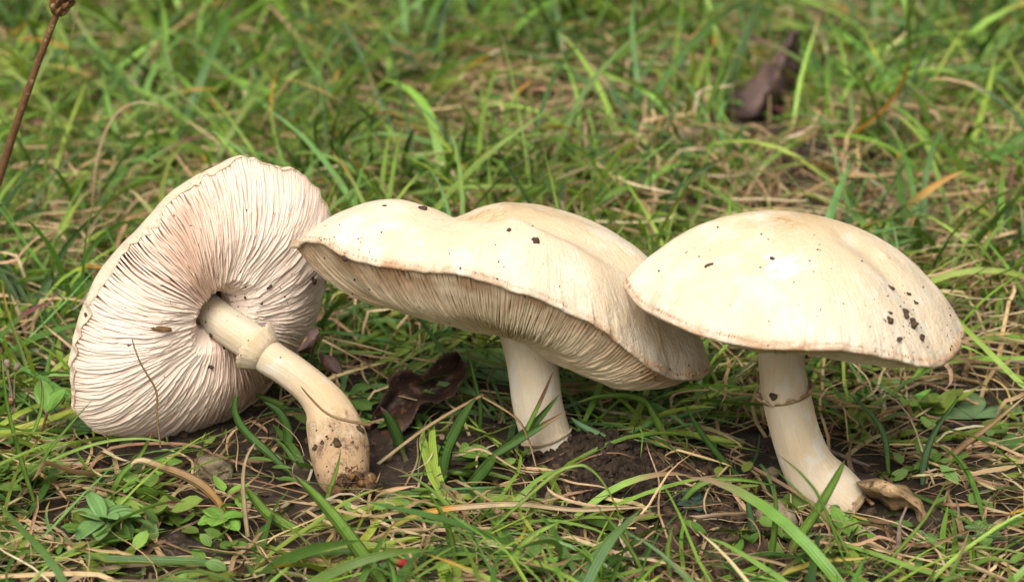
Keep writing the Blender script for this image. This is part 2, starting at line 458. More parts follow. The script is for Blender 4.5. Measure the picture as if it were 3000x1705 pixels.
def mushroom(name, label, base, rim_pts, A, n, T, stem_pts, stem_rad, cap_mat, gill_mat, stem_mat, p=2.0, q=0.8, kvals=None, crease=None,
             belly=0.5, gill_depth=0.55, n_gills=260, seed=0, ring=None, gap=None, stem_hole=0.17, sag=0.5, closed=0.94, lip=1.0, broad=0.35, wav=0.05, rim_wob=0.03):
    base = np.asarray(base, float)
    root = link(name, None, None, base, label, 'mushroom')
    root.empty_display_size = 0.01
    n = unit(n)
    e1 = unit(np.cross(n, [0.13, 0.97, 0.2])); e2 = np.cross(n, e1)
    rim_pts = np.asarray(rim_pts, float)
    C = rim_pts.mean(0)
    d = rim_pts - C
    tc = np.mod(np.arctan2(d @ e2, d @ e1), 2 * np.pi)
    r_ = np.random.default_rng(seed)
    f1, f2, f3 = r_.random(3) * 6.28
    def rim0(th):
        return pspline(tc, rim_pts, th)
    def rimP(th):
        Q = pspline(tc, rim_pts, th)
        cs = np.stack([np.cos(th), np.sin(th)], -1)
        w = rim_wob * (1.6 * noise3(cs, seed + 70, 7.0, 3) + 0.9 * noise3(cs, seed + 71, 28.0, 2))
        return Q + unit(Q - C) * w[:, None] + n * (0.5 * w[:, None])
    kv = np.zeros(len(rim_pts)) if kvals is None else np.asarray(kvals, float)
    bk = lambda th: pspline(tc, kv, th)[:, 0]
    global M_RIM
    M_RIM = rim0
    top0 = cap_surface(rim0, A, n, p, q, bk, crease)
    def top(th, rho):                            # the ragged margin only stirs the outermost part
        sh = np.broadcast(th, rho).shape
        w = (np.clip((np.broadcast_to(rho, sh) - 0.9) / 0.1, 0, 1) ** 2)[..., None]
        t_ = np.broadcast_to(th, sh)
        return top0(th, rho) + w * (rimP(t_.ravel()) - rim0(t_.ravel())).reshape(sh + (3,))
    def under(th, rho):                          # envelope of the gills' free edges
        sh = np.broadcast(th, rho).shape
        th = np.broadcast_to(th, sh).ravel(); rho = np.broadcast_to(rho, sh).ravel()
        Rm = rimP(th)
        P = T + (Rm - T) * rho[:, None]
        s = np.clip((1 - rho) / broad, 0, 1); s = np.sin(s * np.pi / 2) ** 0.9
        inn = np.clip((rho - 0.10) / 0.16, 0, 1); inn = inn * inn * (3 - 2 * inn)
        P = P - n * (belly * s * (0.55 + 0.45 * inn))[:, None]
        return P.reshape(sh + (3,))
    def flesh_under(th, rho):
        G = under(th, rho); S_ = top(th, rho)
        gap_ = np.maximum(((S_ - G) @ n), 0.02)
        dd = gill_depth * np.clip((1 - rho) / 0.10, 0, 1) ** 0.7 + 0.03
        dd = np.minimum(dd, np.maximum(gap_ - 0.14, 0.35 * gap_))
        return G + n * dd[..., None]
    # cap: top sheet, rolled margin, flesh underneath
    nth = 256
    th = np.linspace(0, 2 * np.pi, nth, endpoint=False)
    t = np.linspace(0, 1, 56)
    rho_t = 1 - (1 - t) ** 1.5
    rho_t[0] = 0.004
    topV = top(th[:, None], rho_t[None])
    rho_u = np.linspace(0.985, 0.06, 26)
    flV = flesh_under(th[:, None], rho_u[None])
    Rm = rimP(th)
    outw = unit(Rm - C)
    l1 = Rm + outw * 0.035 * lip - n * 0.05 * lip
    l2 = Rm + outw * 0.02 * lip - n * 0.11 * lip
    l3 = Rm - outw * 0.05 - n * 0.10 * lip
    V = np.concatenate([topV, l1[:, None], l2[:, None], l3[:, None], flV], 1)
    jit = 0.02 * noise3(V, seed + 3, 2.0, 2)
    V = V + n * jit[..., None]
    nv = V.shape[1]
    rho_all = np.concatenate([rho_t, [1.02, 1.03, 1.0], rho_u])
    me = make_mesh('cap', V.reshape(-1, 3) - base, grid_faces(nth, nv, True), cap_mat,
                   attrs={'rho': np.tile(rho_all, nth), 'theta': np.repeat(th, nv)})
    cap = link('cap', me, root)
    allV, allF = [V.reshape(-1, 3)], [grid_faces(nth, nv, True)]
    off = nth * nv
    # gills, each a thin blade of its own
    m = 15
    gth = (np.arange(n_gills) + 0.55 * (r_.random(n_gills) - 0.5)) * 2 * np.pi / n_gills
    if gap is not None:                          # a place where gills are pushed apart
        gpt, gw, gs = gap
        g0 = math.atan2((gpt - C) @ e2, (gpt - C) @ e1)
        dlt = np.mod(gth - g0 + np.pi, 2 * np.pi) - np.pi
        gth = gth + gs * np.tanh(dlt / (gw * 0.35)) * np.exp(-(dlt / gw) ** 2)
    short, shr = [], []
    for i in range(n_gills):
        kind = i % 4
        r_in = stem_hole + 0.03 * r_.random() if kind in (0, 2) else 0.34 + 0.34 * r_.random()
        s = np.linspace(0, 1, m)
        rho = 0.998 - (0.998 - r_in) * s
        wv = wav * (np.sin(2.0 * gth[i] + 4.5 * rho + f1) + 0.7 * np.sin(5 * gth[i] - 7 * rho + f2)) * (1 - rho) * 1.6
        wv = wv + (0.004 * np.sin(13 * rho + r_.random() * 6.28) + 0.003 * np.sin(29 * rho + r_.random() * 6.28)) * (0.4 + rho)
        tg = gth[i] + wv
        Fp = flesh_under(tg, rho); G = under(tg, rho)
        full = 1.0 if kind in (0, 2) else 0.93
        sc = full * (0.95 + 0.10 * r_.random()) * (1 + 0.03 * np.sin(21 * rho + r_.random() * 6.28) + 0.02 * r_.normal(size=m))
        if kind % 2: sc = sc * np.clip((1 - s) / 0.18, 0.05, 1) ** 0.6
        lean = (r_.random() - 0.5) * 0.05 + 0.05 * np.sin(3 * gth[i] + f3)
        tang = unit(np.cross(n, unit(G - T)))
        dv = (G - Fp) * sc[:, None]
        bend = (lean * 0.5 - sag * tang[:, 2]) * np.linalg.norm(dv, axis=1) + 0.005 * np.sin(9 * rho + i)
        act = np.interp(rho, [0.2, 0.33, 0.5, 0.76], [0.5, 0.52, 0.75, 1.0])
        wm = ((0.62 if closed > 0.9 else 0.55) * 2 * np.pi * np.linalg.norm(G - T, axis=1) / (n_gills * act))[:, None]
        e = Fp + n * 0.05
        rows = [e - tang * wm, Fp + dv * closed + tang * (bend * 0.75)[:, None] - tang * wm * 0.95, Fp + dv + tang * bend[:, None],
                Fp + dv * closed + tang * (bend * 0.75)[:, None] + tang * wm * 0.95, e + tang * wm]
        GV = np.stack(rows, 1)
        allV.append(GV.reshape(-1, 3)); allF.append(grid_faces(m, 5, off=off)); off += m * 5
        if kind % 2:
            short.append(GV.reshape(-1, 3)); shr.append(np.repeat(rho, 5)); continue
        gme = make_mesh('gill', GV.reshape(-1, 3) - base, grid_faces(m, 5), gill_mat, smooth=False,
                        attrs={'depth': np.tile([0.0, 0.5, 1.0, 0.5, 0.0], m), 'rho': np.repeat(rho, 5)})
        link('gill', gme, cap)
    k_ = len(short)
    F_s = (np.arange(k_)[:, None, None] * (m * 5) + grid_faces(m, 5)[None]).reshape(-1, 4)
    sh_ = link('short_gills', make_mesh('short_gills', np.concatenate(short) - base, F_s, gill_mat, smooth=False,
               attrs={'depth': np.tile([0.0, 0.5, 1.0, 0.5, 0.0], m * k_), 'rho': np.concatenate(shr)}), cap)
    sh_['kind'] = 'stuff'
    # stem
    P = spline(np.column_stack([stem_pts, stem_rad]), 60)
    sides = 40
    wob = lambda a, b: 0.025 * np.sin(3 * b + 5 * a + f1) + 0.02 * np.sin(2 * b - 9 * a + f2) + 0.012 * np.sin(7 * b + 14 * a + f3)
    SV, SF, al = tube(P[:, :3], P[:, 3], sides, True, wob)
    an = np.tile(np.abs(np.linspace(-1, 1, sides, endpoint=False)) * 3.14, len(P))
    sme = make_mesh('stem', SV - base, SF, stem_mat, attrs={'along': al, 'angle': an})
    stem = link('stem', sme, root)
    allV.append(SV); allF.append(np.array([f for f in SF if len(f) == 4]) + off); off += len(SV)
    # ring: a flared collar of ragged tissue
    if ring:
        i0, flare, length, side, rmat, arc = ring
        T_, N__, B_ = frames(P[:, :3])
        k = int(i0 * 59)
        na = 72
        a = np.linspace(0, 2 * np.pi, na, endpoint=False)
        prof = [(0.0, 0.97), (0.0, 1.04), (0.35, 1.06 + flare * 0.3), (0.75, 1.08 + flare * 0.8), (1.0, 1.08 + flare), (1.03, 1.04 + flare), (0.8, 1.0 + flare * 0.55), (0.4, 0.99)]
        rag = 1 + 0.07 * np.sin(3 * a + f1) + 0.05 * np.sin(8 * a + f2) + 0.05 * np.sin(17 * a + f3) + 0.03 * np.sin(31 * a)
        cut = np.ones(na) if arc is None else np.clip(arc(a), 0.12, 1)
        RV = []
        for (u, rr) in prof:
            x = u * length * rag * cut
            r0 = P[k, 3] * (1 + (rr - 1) * (0.5 + 0.5 * cut * (0.8 + 0.2 * rag)))
            RV.append(P[k, :3] + side * T_[k] * x[:, None] + r0[:, None] * (np.cos(a)[:, None] * N__[k] + np.sin(a)[:, None] * B_[k]))
        RV = np.stack(RV, 1)
        np_ = len(prof)
        U, W = np.meshgrid(np.arange(na), np.arange(np_), indexing='ij')
        U2 = (U + 1) % na; W2 = (W + 1) % np_
        RF = np.stack([U * np_ + W, U2 * np_ + W, U2 * np_ + W2, U * np_ + W2], -1).reshape(-1, 4)
        rme = make_mesh('ring', RV.reshape(-1, 3) - base, RF, rmat, attrs={'along': np.tile(np.linspace(0.0, 1.0, np_), na), 'angle': np.repeat(a, np_)})
        link('ring', rme, stem)
        allV.append(RV.reshape(-1, 3)); allF.append(RF + off); off += len(RV.reshape(-1, 3))
    AV = np.concatenate(allV); AF = np.concatenate(allF)
    SURF[name + str(seed)] = (BVHTree.FromPolygons(AV.tolist(), AF.tolist()), root)
    BODIES.append((topV[::8, ::4].reshape(-1, 3), 0.42))
    BODIES.append((under(th[::8, None], np.linspace(0.2, 1, 8)[None]).reshape(-1, 3), 0.40))
    BODIES.append((P[::2, :3], P[::2, 3] + 0.06))
    return root

# -- the uprooted mushroom lying on its side, gills to the camera
LC = at(592, 882, -0.6)
L_axis = unit(0.66 * -F_ + 0.75 * unit(R_ * 0.86 - U_ * 0.50))      # from cap towards stem
L_n = -L_axis
lrim_px = [(714, 466), (800, 482), (870, 500), (930, 562), (962, 628), (968, 705), (955, 800), (945, 880), (915, 960), (862, 1045), (780, 1140),
           (690, 1215), (590, 1262), (480, 1284), (360, 1278), (262, 1252), (226, 1180), (214, 1100), (224, 1010), (264, 897), (302, 820), (357, 752),
           (424, 684), (476, 626), (525, 566), (600, 514), (655, 486)]
# set the cap down: its lowest rim point rests on the ground
low = on_plane(480, 1284, LC, L_n)
g0 = ground_at(480, 1284)
LC = LC * 1.0 + (g0 - low)
lrim = [on_plane(x, y, LC, L_n) for x, y in lrim_px]
LA = LC + L_n * 1.25
LT = on_plane(585, 884, LC, L_n) + L_n * 0.15
yc = LT[1]
def at_height(px, py, h):          # the point seen at a pixel that is h above the ground
    d = ray(px, py); z = h
    for _ in range(12):
        p = CAM + d * ((z - CAM[2]) / d[2]); z = float(gz(p[0], p[1])) + h
    return p
lb = [at_height(992, 1300, 0.98), at_height(998, 1350, 0.66), at_height(1004, 1398, 0.42), at_height(1008, 1428, 0.30)]
yb = lb[0][1]
ls = [(575, 876, yc + 0.15), (606, 905, yc - 0.15), (660, 950, yc - 0.55), (740, 1005, yc - 1.0)]
n_ = 5
ls += [(x, y, yc - 1.0 + (yb - yc + 1.0) * (k + 1) / (n_ + 1)) for k, (x, y) in enumerate([(790, 1047), (850, 1085), (914, 1136), (957, 1188), (977, 1240)])]
lr = [48, 52, 56, 58, 54, 53, 55, 65, 79, 87, 86, 76, 54]
ring_m = stem_material('ring_tissue', 2.0, (0.66, 0.44, 0.22))
ring_brown = plain_mat('ring_brown', (0.50, 0.37, 0.22), (0.30, 0.18, 0.09), 2.0, 0.8, 0.05, 6.0, (0.62, 0.52, 0.38))
gm_pink = gill_material('gill_pinkish', (0.80, 0.65, 0.52), (0.72, 0.51, 0.39), (0.82, 0.70, 0.58))
gm_tan = gill_material('gill_tan_brown', (0.76, 0.63, 0.45), (0.62, 0.43, 0.26), (0.79, 0.68, 0.51))
mushroom('uprooted_mushroom', 'uprooted cream mushroom lying on its side with pale pink gills showing',
         lb[-1] - np.array([0, 0, 0.3]), lrim, LA, L_n, LT, [at(*p) for p in ls] + lb, np.array(lr) * 0.0079, cap_material('cap_white', margin=(0.62, 0.48, 0.33)), gm_pink,
         stem_material('stem_dirty', 0.66, (0.62, 0.50, 0.34), warm=0.6), p=3.0, q=0.6, belly=1.05, broad=0.55, gill_depth=0.45, n_gills=500, seed=1, kvals=[0.18] * len(lrim),
         ring=(0.335, 0.46, 0.42, -1, ring_m, None), gap=(on_plane(440, 775, LC, L_n), 0.22, 0.075), wav=0.05, stem_hole=0.13, sag=0.35, rim_wob=0.05, closed=0.90, lip=0.3)

# -- the leaning mushroom in the middle
mid = [(861, 716, 0.3, .15), (937, 700, -0.9, .22), (1013, 743, -1.5, .2), (1147, 772, -2.1, .15), (1287, 786, -2.5, .12), (1404, 807, -2.75, .22), (1474, 827, -2.85, .4),
       (1579, 865, -2.9, .4), (1696, 918, -2.8, .4), (1783, 970, -2.65, .4), (1847, 1017, -2.4, .4), (1923, 1075, -2.0, .4), (1990, 1099, -1.4, .4), (2066, 1092, -0.6, .35),
       (2068, 1046, 0.5, .3), (1960, 930, 2.3, .3), (1760, 850, 3.8, .3), (1500, 800, 4.4, .2), (1220, 742, 3.9, 0.0), (1000, 705, 2.4, 0.1)]
MA = at(1500, 594, 0.9)
mrim = np.array([at(*q[:3]) for q in mid])
cen = mrim.mean(0)
_, _, vt = np.linalg.svd(mrim - cen)
M_n = vt[2] * np.sign(vt[2][2])
M_n = unit(M_n + np.array([-0.05, -0.02, 0.25]))
valley = spline(np.array([(-1.9, 3.2), (-1.3, 1.2), (-0.5, -0.1), (0.6, -0.75), (1.7, -1.0), (3.0, -1.2)]), 40)
def mid_crease(th, rho):
    Rm = M_RIM(th)
    Q = (MA + (Rm - MA) * rho[:, None])[:, :2]
    d2 = ((Q[:, None] - valley[None]) ** 2).sum(-1)
    k = d2.argmin(1); d = np.sqrt(d2.min(1))
    fade = np.clip((1 - rho) / 0.35, 0, 1) * np.interp(k, [0, 8, 25, 39], [0.5, 1.0, 0.9, 0.2])
    front = -0.42 * np.exp(-(d / 0.62) ** 2) * fade
    dent = -0.34 * np.exp(-(((Q[:, 0] + 1.7) / 1.1) ** 2 + ((Q[:, 1] - 0.4) / 2.0) ** 2)) * np.clip((1 - rho) / 0.3, 0, 1)
    return front + dent
mushroom('leaning_mushroom', 'wavy cream mushroom with tilted cap touching both neighbouring mushrooms',
         ground_at(1630, 1345), mrim, MA, M_n, at(1512, 905, 0.3), [at(1490, 830, 0.4), at(1515, 905, 0.3), at(1558, 1046, 0.2), at(1578, 1192, 0.1), at(1611, 1309, 0.0), at(1632, 1362, 0.0)],
         np.array([70, 76, 79, 75, 74, 80]) * 0.0079, cap_material('cap_cream', centre=0.35), gm_tan, stem_material('stem_clean', 0.98, (0.80, 0.62, 0.42)),
         p=2.0, q=0.8, kvals=[q[3] for q in mid], crease=mid_crease, belly=0.85, gill_depth=0.4, n_gills=460, seed=2,
         ring=(0.76, 0.05, 0.10, -1, ring_m, lambda a: 0.5 + 0.8 * np.sin(a)), wav=0.04)

# -- the mushroom standing on the other side
rt = [(1832, 821, -2.6), (1862, 876, -3.4), (1917, 910, -4.0), (2007, 952, -4.7), (2110, 986, -5.2), (2227, 1007, -5.6), (2364, 1012, -5.8), (2467, 1016, -5.7), (2604, 1036, -5.3),
      (2700, 1060, -4.7), (2758, 1062, -4.0), (2808, 1010, -2.9), (2815, 950, -1.6), (2740, 905, -0.2), (2600, 880, 0.8), (2330, 850, 1.4), (2050, 830, 0.8), (1900, 812, -0.8)]
rrim = np.array([at(*q) for q in rt])
RA = at(2320, 622, -2.0)
cen = rrim.mean(0)
_, _, vt = np.linalg.svd(rrim - cen)
R_n = vt[2] * np.sign(vt[2][2])
R_n = unit(R_n + np.array([0, 0, 0.3]))
rbase = ground_at(2470, 1472)
rvalley = spline(np.array([at(*q)[:2] for q in [(2480, 740, -2.8), (2600, 800, -3.3), (2690, 880, -3.7), (2730, 980, -4.0)]]), 30)
def right_crease(th, rho):                      # a shallow fold running to the margin, and a slight dent on the shoulder
    Q = (RA + (M_RIM(th) - RA) * rho[:, None])[:, :2]
    d = np.sqrt(((Q[:, None] - rvalley[None]) ** 2).sum(-1).min(1))
    d2 = np.sqrt(((Q - at(2250, 700, -3.2)[:2]) ** 2).sum(-1))
    return -0.09 * np.exp(-(d / 0.40) ** 2) * np.clip((1 - rho) / 0.1, 0, 1) - 0.10 * np.exp(-(d2 / 0.9) ** 2) * (1 - rho)
sc1 = tuple(at(2300, 795, -4.6) - rbase)
mushroom('standing_mushroom', 'cream mushroom with domed cap, crumbs and a white scrape, on a ringed stem',
         rbase, rrim, RA, R_n, at(2300, 1000, -2.4), [at(2298, 960, -2.4), at(2288, 1030, -2.4), at(2291, 1090, -2.4), at(2305, 1165, -2.45), at(2334, 1280, -2.5), at(2372, 1370, -2.5), at(2428, 1440, -2.5), at(2466, 1482, -2.5)],
         np.array([65, 66, 67, 71, 70, 76, 93, 98]) * 0.0079,
         cap_material('cap_ivory', centre=0.6, scars=[(sc1, (0.40, 2.5, 0.20))]), gm_tan, stem_material('stem_ivory', 1.02, (0.78, 0.58, 0.36)),
         p=1.75, q=0.85, kvals=[0.12] * len(rt), crease=right_crease, belly=0.22, gill_depth=0.5, n_gills=460, seed=3,
         ring=(0.43, 0.20, 0.20, -1, ring_brown, lambda a: 0.75 + 0.25 * np.sin(a * 2 + 1) + 0.25 * np.sin(5 * a) + 0.25 * np.sin(13 * a + 1)), wav=0.03)

# ---------------------------------------------------------------- blades, straws and leaves
def ribbons(P0, az, inc, bend, L, W, segs=7, prof='grass', side=None, wig=None, twist=None, fold=0.25, lay=0.06, c0=None, c1=None, c2=None, tip=0.8):
    """Many blades at once. P0 (N,3) foot; inc: rise at the foot; bend: how much it droops by the tip."""
    n = len(P0)
    z1 = np.zeros(n)
    side = z1 if side is None else side; wig = z1 if wig is None else wig; twist = z1 if twist is None else twist
    s = np.linspace(0, 1, segs + 1)
    sm = (s[1:] + s[:-1]) / 2
    ph = rng.random((n, 1)) * 6.28; ph2 = rng.random((n, 1)) * 6.28
    fr = 5 + 6 * rng.random((n, 1))
    A = az[:, None] + side[:, None] * sm + wig[:, None] * np.sin(fr * sm + ph)
    I = inc[:, None] - bend[:, None] * sm ** 1.4 + 0.6 * wig[:, None] * np.sin(fr * 1.3 * sm + ph2)
    st = (L / segs)[:, None]
    D = np.stack([np.cos(I) * np.cos(A), np.cos(I) * np.sin(A), np.sin(I)], -1) * st[..., None]
    P = np.concatenate([P0[:, None], P0[:, None] + np.cumsum(D, 1)], 1)
    lay = np.broadcast_to(np.asarray(lay, float), (n,))
    floor = gz(P[..., 0], P[..., 1]) + lay[:, None] * np.clip(s * 6, 0, 1)[None]
    dz = P[..., 2] - floor
    P[..., 2] = floor + 0.5 * (dz + np.sqrt(dz * dz + 0.02)) - 0.07 * (1 - s)[None]
    return P, strip_from(P, W, prof, twist, fold, c0, c1, c2, tip)

def strip_from(P, W, prof, twist, fold, c0, c1, c2, tip, ref=(0, 0, 1.0)):
    n, m, _ = P.shape
    s = np.linspace(0, 1, m)
    T = unit(np.gradient(P, axis=1))
    B = unit(np.cross(T, np.asarray(ref)) + 1e-4)
    Nn = np.cross(B, T)
    tw = np.asarray(twist)[:, None] * (0.3 + s)[None] if np.ndim(twist) == 1 else twist
    B2 = B * np.cos(tw)[..., None] + Nn * np.sin(tw)[..., None]
    N2 = np.cross(B2, T)
    if prof == 'grass': w = (0.55 + 0.45 * np.clip(s / 0.25, 0, 1)) * np.clip(1 - s ** 3.2, 0, 1) ** 0.8 + 0.02
    elif prof == 'leaf': w = np.sin(np.pi * np.clip(s, 0, 1) ** 0.85) ** 0.65 + 0.04
    elif prof == 'spoon': w = np.clip(0.18 + 1.1 * np.sin(np.pi * np.clip((s - 0.25) / 0.75, 0, 1)) ** 0.6 * (s > 0.25), 0.1, 1) * np.clip((1 - s) / 0.05, 0.1, 1) ** 0.5
    else: w = (1 - 0.55 * s ** 2) * np.clip((1 - s) / 0.06, 0.25, 1)
    hw = 0.5 * W[:, None] * w[None]
    mid = P - N2 * (fold * hw)[..., None]
    V = np.stack([P - B2 * hw[..., None], mid, P + B2 * hw[..., None]], 2)
    cols = None
    if c0 is not None:
        f1 = np.clip(s / 0.30, 0, 1)[None, :, None]
        tp = np.broadcast_to(np.asarray(tip, float), (n,))[:, None, None]
        f2 = np.clip((s[None, :, None] - tp) / 0.12, 0, 1)
        C = c0[:, None] * (1 - f1) + c1[:, None] * f1
        C = C * (1 - f2) + c2[:, None] * f2
        cols = np.repeat(C[:, :, None], 3, 2)
    return V, cols

def strips_mesh(name, V, cols, mat, origin=(0, 0, 0)):
    n, m, k, _ = V.shape
    f = grid_faces(m, k)
    F = (np.arange(n)[:, None, None] * (m * k) + f[None]).reshape(-1, 4)
    ac = np.broadcast_to(np.linspace(0, 1, k), (n, m, k)); al = np.broadcast_to(np.linspace(0, 1, m)[None, :, None], (n, m, k))
    return make_mesh(name, V.reshape(-1, 3) - np.asarray(origin), F, mat, cols=cols.reshape(-1, 3), attrs={'across': ac, 'along': al})

GREEN = np.array([(0.16, 0.28, 0.035), (0.20, 0.34, 0.045), (0.25, 0.40, 0.07), (0.11, 0.22, 0.035), (0.15, 0.28, 0.08), (0.30, 0.39, 0.06), (0.07, 0.15, 0.025), (0.23, 0.31, 0.05), (0.05, 0.11, 0.02)])
STRAW = np.array([(0.55, 0.40, 0.22), (0.46, 0.31, 0.16), (0.62, 0.48, 0.29), (0.36, 0.23, 0.115), (0.50, 0.33, 0.18), (0.28, 0.17, 0.09), (0.58, 0.40, 0.20)])
TIPS = np.array([(0.45, 0.26, 0.08), (0.40, 0.28, 0.14), (0.55, 0.28, 0.04), (0.20, 0.07, 0.07), (0.30, 0.20, 0.10)])

def pick(pal, n, spread=0.16):
    c = pal[rng.integers(0, len(pal), n)]
    return np.clip(c * (1 + spread * rng.normal(size=(n, 1))) * (1 + 0.05 * rng.normal(size=(n, 3))), 0.008, 0.9)

# silhouettes the standing grass in front of the mushrooms leaves free (the photographer cleared it), in photo pixels
CLEAR = [
    ([(195, 1100), (205, 1000), (245, 880), (300, 740), (400, 640), (520, 525), (710, 455), (880, 490), (975, 620), (960, 850), (870, 1010), (960, 1100), (1050, 1200), (1090, 1370), (1080, 1420), (940, 1410), (905, 1340), (880, 1250), (860, 1170), (700, 1210), (560, 1265), (420, 1265), (250, 1225)], 1.0),
    ([(855, 710), (930, 640), (1060, 595), (1290, 615), (1480, 588), (1700, 635), (1880, 735), (2000, 880), (2080, 1050), (2060, 1130), (1930, 1155), (1780, 1115), (1650, 1060), (1690, 1280), (1670, 1310), (1550, 1290), (1510, 1200), (1440, 930), (1130, 905), (950, 835)], 1.0),
    ([(1828, 820), (1950, 730), (2100, 645), (2250, 605), (2420, 620), (2600, 735), (2790, 890), (2830, 990), (2740, 1075), (2400, 1035), (2390, 1160), (2430, 1350), (2540, 1430), (2480, 1440), (2290, 1420), (2240, 1300), (2215, 1040), (2000, 960), (1880, 900)], 1.0),
    ([(1070, 1290), (1100, 1180), (1140, 1090), (1300, 1015), (1375, 1050), (1360, 1140), (1240, 1230), (1170, 1300)], 1.4),
    ([(2500, 1385), (2620, 1385), (2720, 1470), (2715, 1530), (2640, 1500), (2520, 1470)], -2.9),
    ([(2120, 360), (2180, 240), (2300, 90), (2360, 90), (2350, 200), (2290, 360)], 29.0),
    ([(0, 1130), (120, 1090), (215, 1130), (235, 1240), (120, 1270), (0, 1230)], 0.6),
    ([(960, 850), (1180, 905), (1200, 990), (1080, 1010), (990, 970)], 6.3),
    ([(2790, 1090), (2910, 1090), (2910, 1230), (2790, 1230)], 3.0),
    ([(1700, 1345), (1850, 1345), (1860, 1410), (1730, 1410)], 0.5)]
def in_poly(pts, poly):
    x, y = pts[:, 0], pts[:, 1]
    ins = np.zeros(len(pts), bool)
    j = len(poly) - 1
    for i in range(len(poly)):
        xi, yi = poly[i]; xj, yj = poly[j]
        with np.errstate(divide='ignore', invalid='ignore'):
            c = ((yi > y) != (yj > y)) & (x < (xj - xi) * (y - yi) / (yj - yi + 1e-9) + xi)
        ins ^= c; j = i
    return ins

BP = np.concatenate([p for p, r in BODIES])
BR = np.concatenate([np.broadcast_to(np.asarray(r, float), (len(p),)) for p, r in BODIES])
def keep_mask(P):
    """True for blades that neither pierce a mushroom nor stand in front of one."""
    n, m, _ = P.shape
    ok = np.ones(n, bool)
    near = (np.abs(P[:, 0, 0]) < 14) & (P[:, 0, 1] > -12) & (P[:, 0, 1] < 12)
    idx = np.where(near)[0]
    for c in range(0, len(idx), 1500):
        q = idx[c:c + 1500]
        pts = P[q].reshape(-1, 3)
        bad = np.zeros(len(pts), bool)
        for b in range(0, len(BP), 400):
            d2 = ((pts[:, None] - BP[None, b:b + 400]) ** 2).sum(-1)
            bad |= (d2 < (BR[b:b + 400] ** 2)[None]).any(1)
        ok[q] &= ~bad.reshape(len(q), m).any(1)
    pts = P.reshape(-1, 3)
    uv = project(pts)
    hit_ = np.zeros(len(pts), bool)
    for poly, ymax in CLEAR: hit_ |= in_poly(uv, poly) & (pts[:, 1] < ymax)
    return ok & ~hit_.reshape(n, m).any(1)

def cover(x, y):
    """How thickly green grass stands at a spot, 0..1.5."""
    P = np.stack([x, y], -1)
    d = 0.85 + 1.0 * noise3(P, 31, 0.24, 3)
    for (cx, cy_, rx, ry, a) in BARE:
        d = d - a * np.exp(-(((x - cx) / rx) ** 2 + ((y - cy_) / ry) ** 2))
    d = d - 0.35 * np.clip((x - 3) / 8, 0, 1) * (y < 16)
    d = d * np.where((y < 0.5) & (y > -7.5), 0.55, 1.0)
    return np.clip(d, 0.03, 1.5)
def gp(px, py):
    g = ground_at(px, py); return g[0], g[1]
BARE = [(*gp(1820, 1430), 1.9, 1.7, 1.5), (*gp(2050, 1620), 2.3, 1.2, 1.1), (*gp(2350, 1560), 1.6, 1.2, 0.9), (*gp(2200, 1330), 1.6, 2.0, 0.5), (*gp(2250, 520), 3.0, 2.6, 1.1), (*gp(2800, 650), 3.5, 4.0, 0.8),
        (*gp(600, 1330), 2.2, 1.0, 1.0), (*gp(1250, 1330), 1.4, 1.2, 0.5), (*gp(1000, 1250), 1.5, 1.2, 0.6), (*gp(2000, 380), 3.5, 3.0, 0.6), (*gp(2950, 1250), 2.5, 2.0, 0.3), (*gp(430, 1330), 1.5, 0.8, 0.8)]

def scatter(n, extra=6.0, y0=-11.5, y1=72.0, dens=cover, dmax=1.5):
    out = []
    tot = 0
    while tot < n:
        y = y0 + (y1 - y0) * rng.random(n * 3)
        hw = (y + 53) * 0.2126 + extra
        x = (rng.random(n * 3) * 2 - 1) * 42
        rim = np.where(np.abs(x) < hw, 1.0, np.where(np.abs(x) < hw + 11, 0.5, 0.0))     # thinner beyond the frame
        k = rng.random(n * 3) * dmax < dens(x, y) * rim
        out.append(np.stack([x[k], y[k]], -1)); tot += k.sum()
    return np.concatenate(out)[:n]

def feet(xy, sink=0.05):
    return np.column_stack([xy, gz(xy[:, 0], xy[:, 1]) - sink])

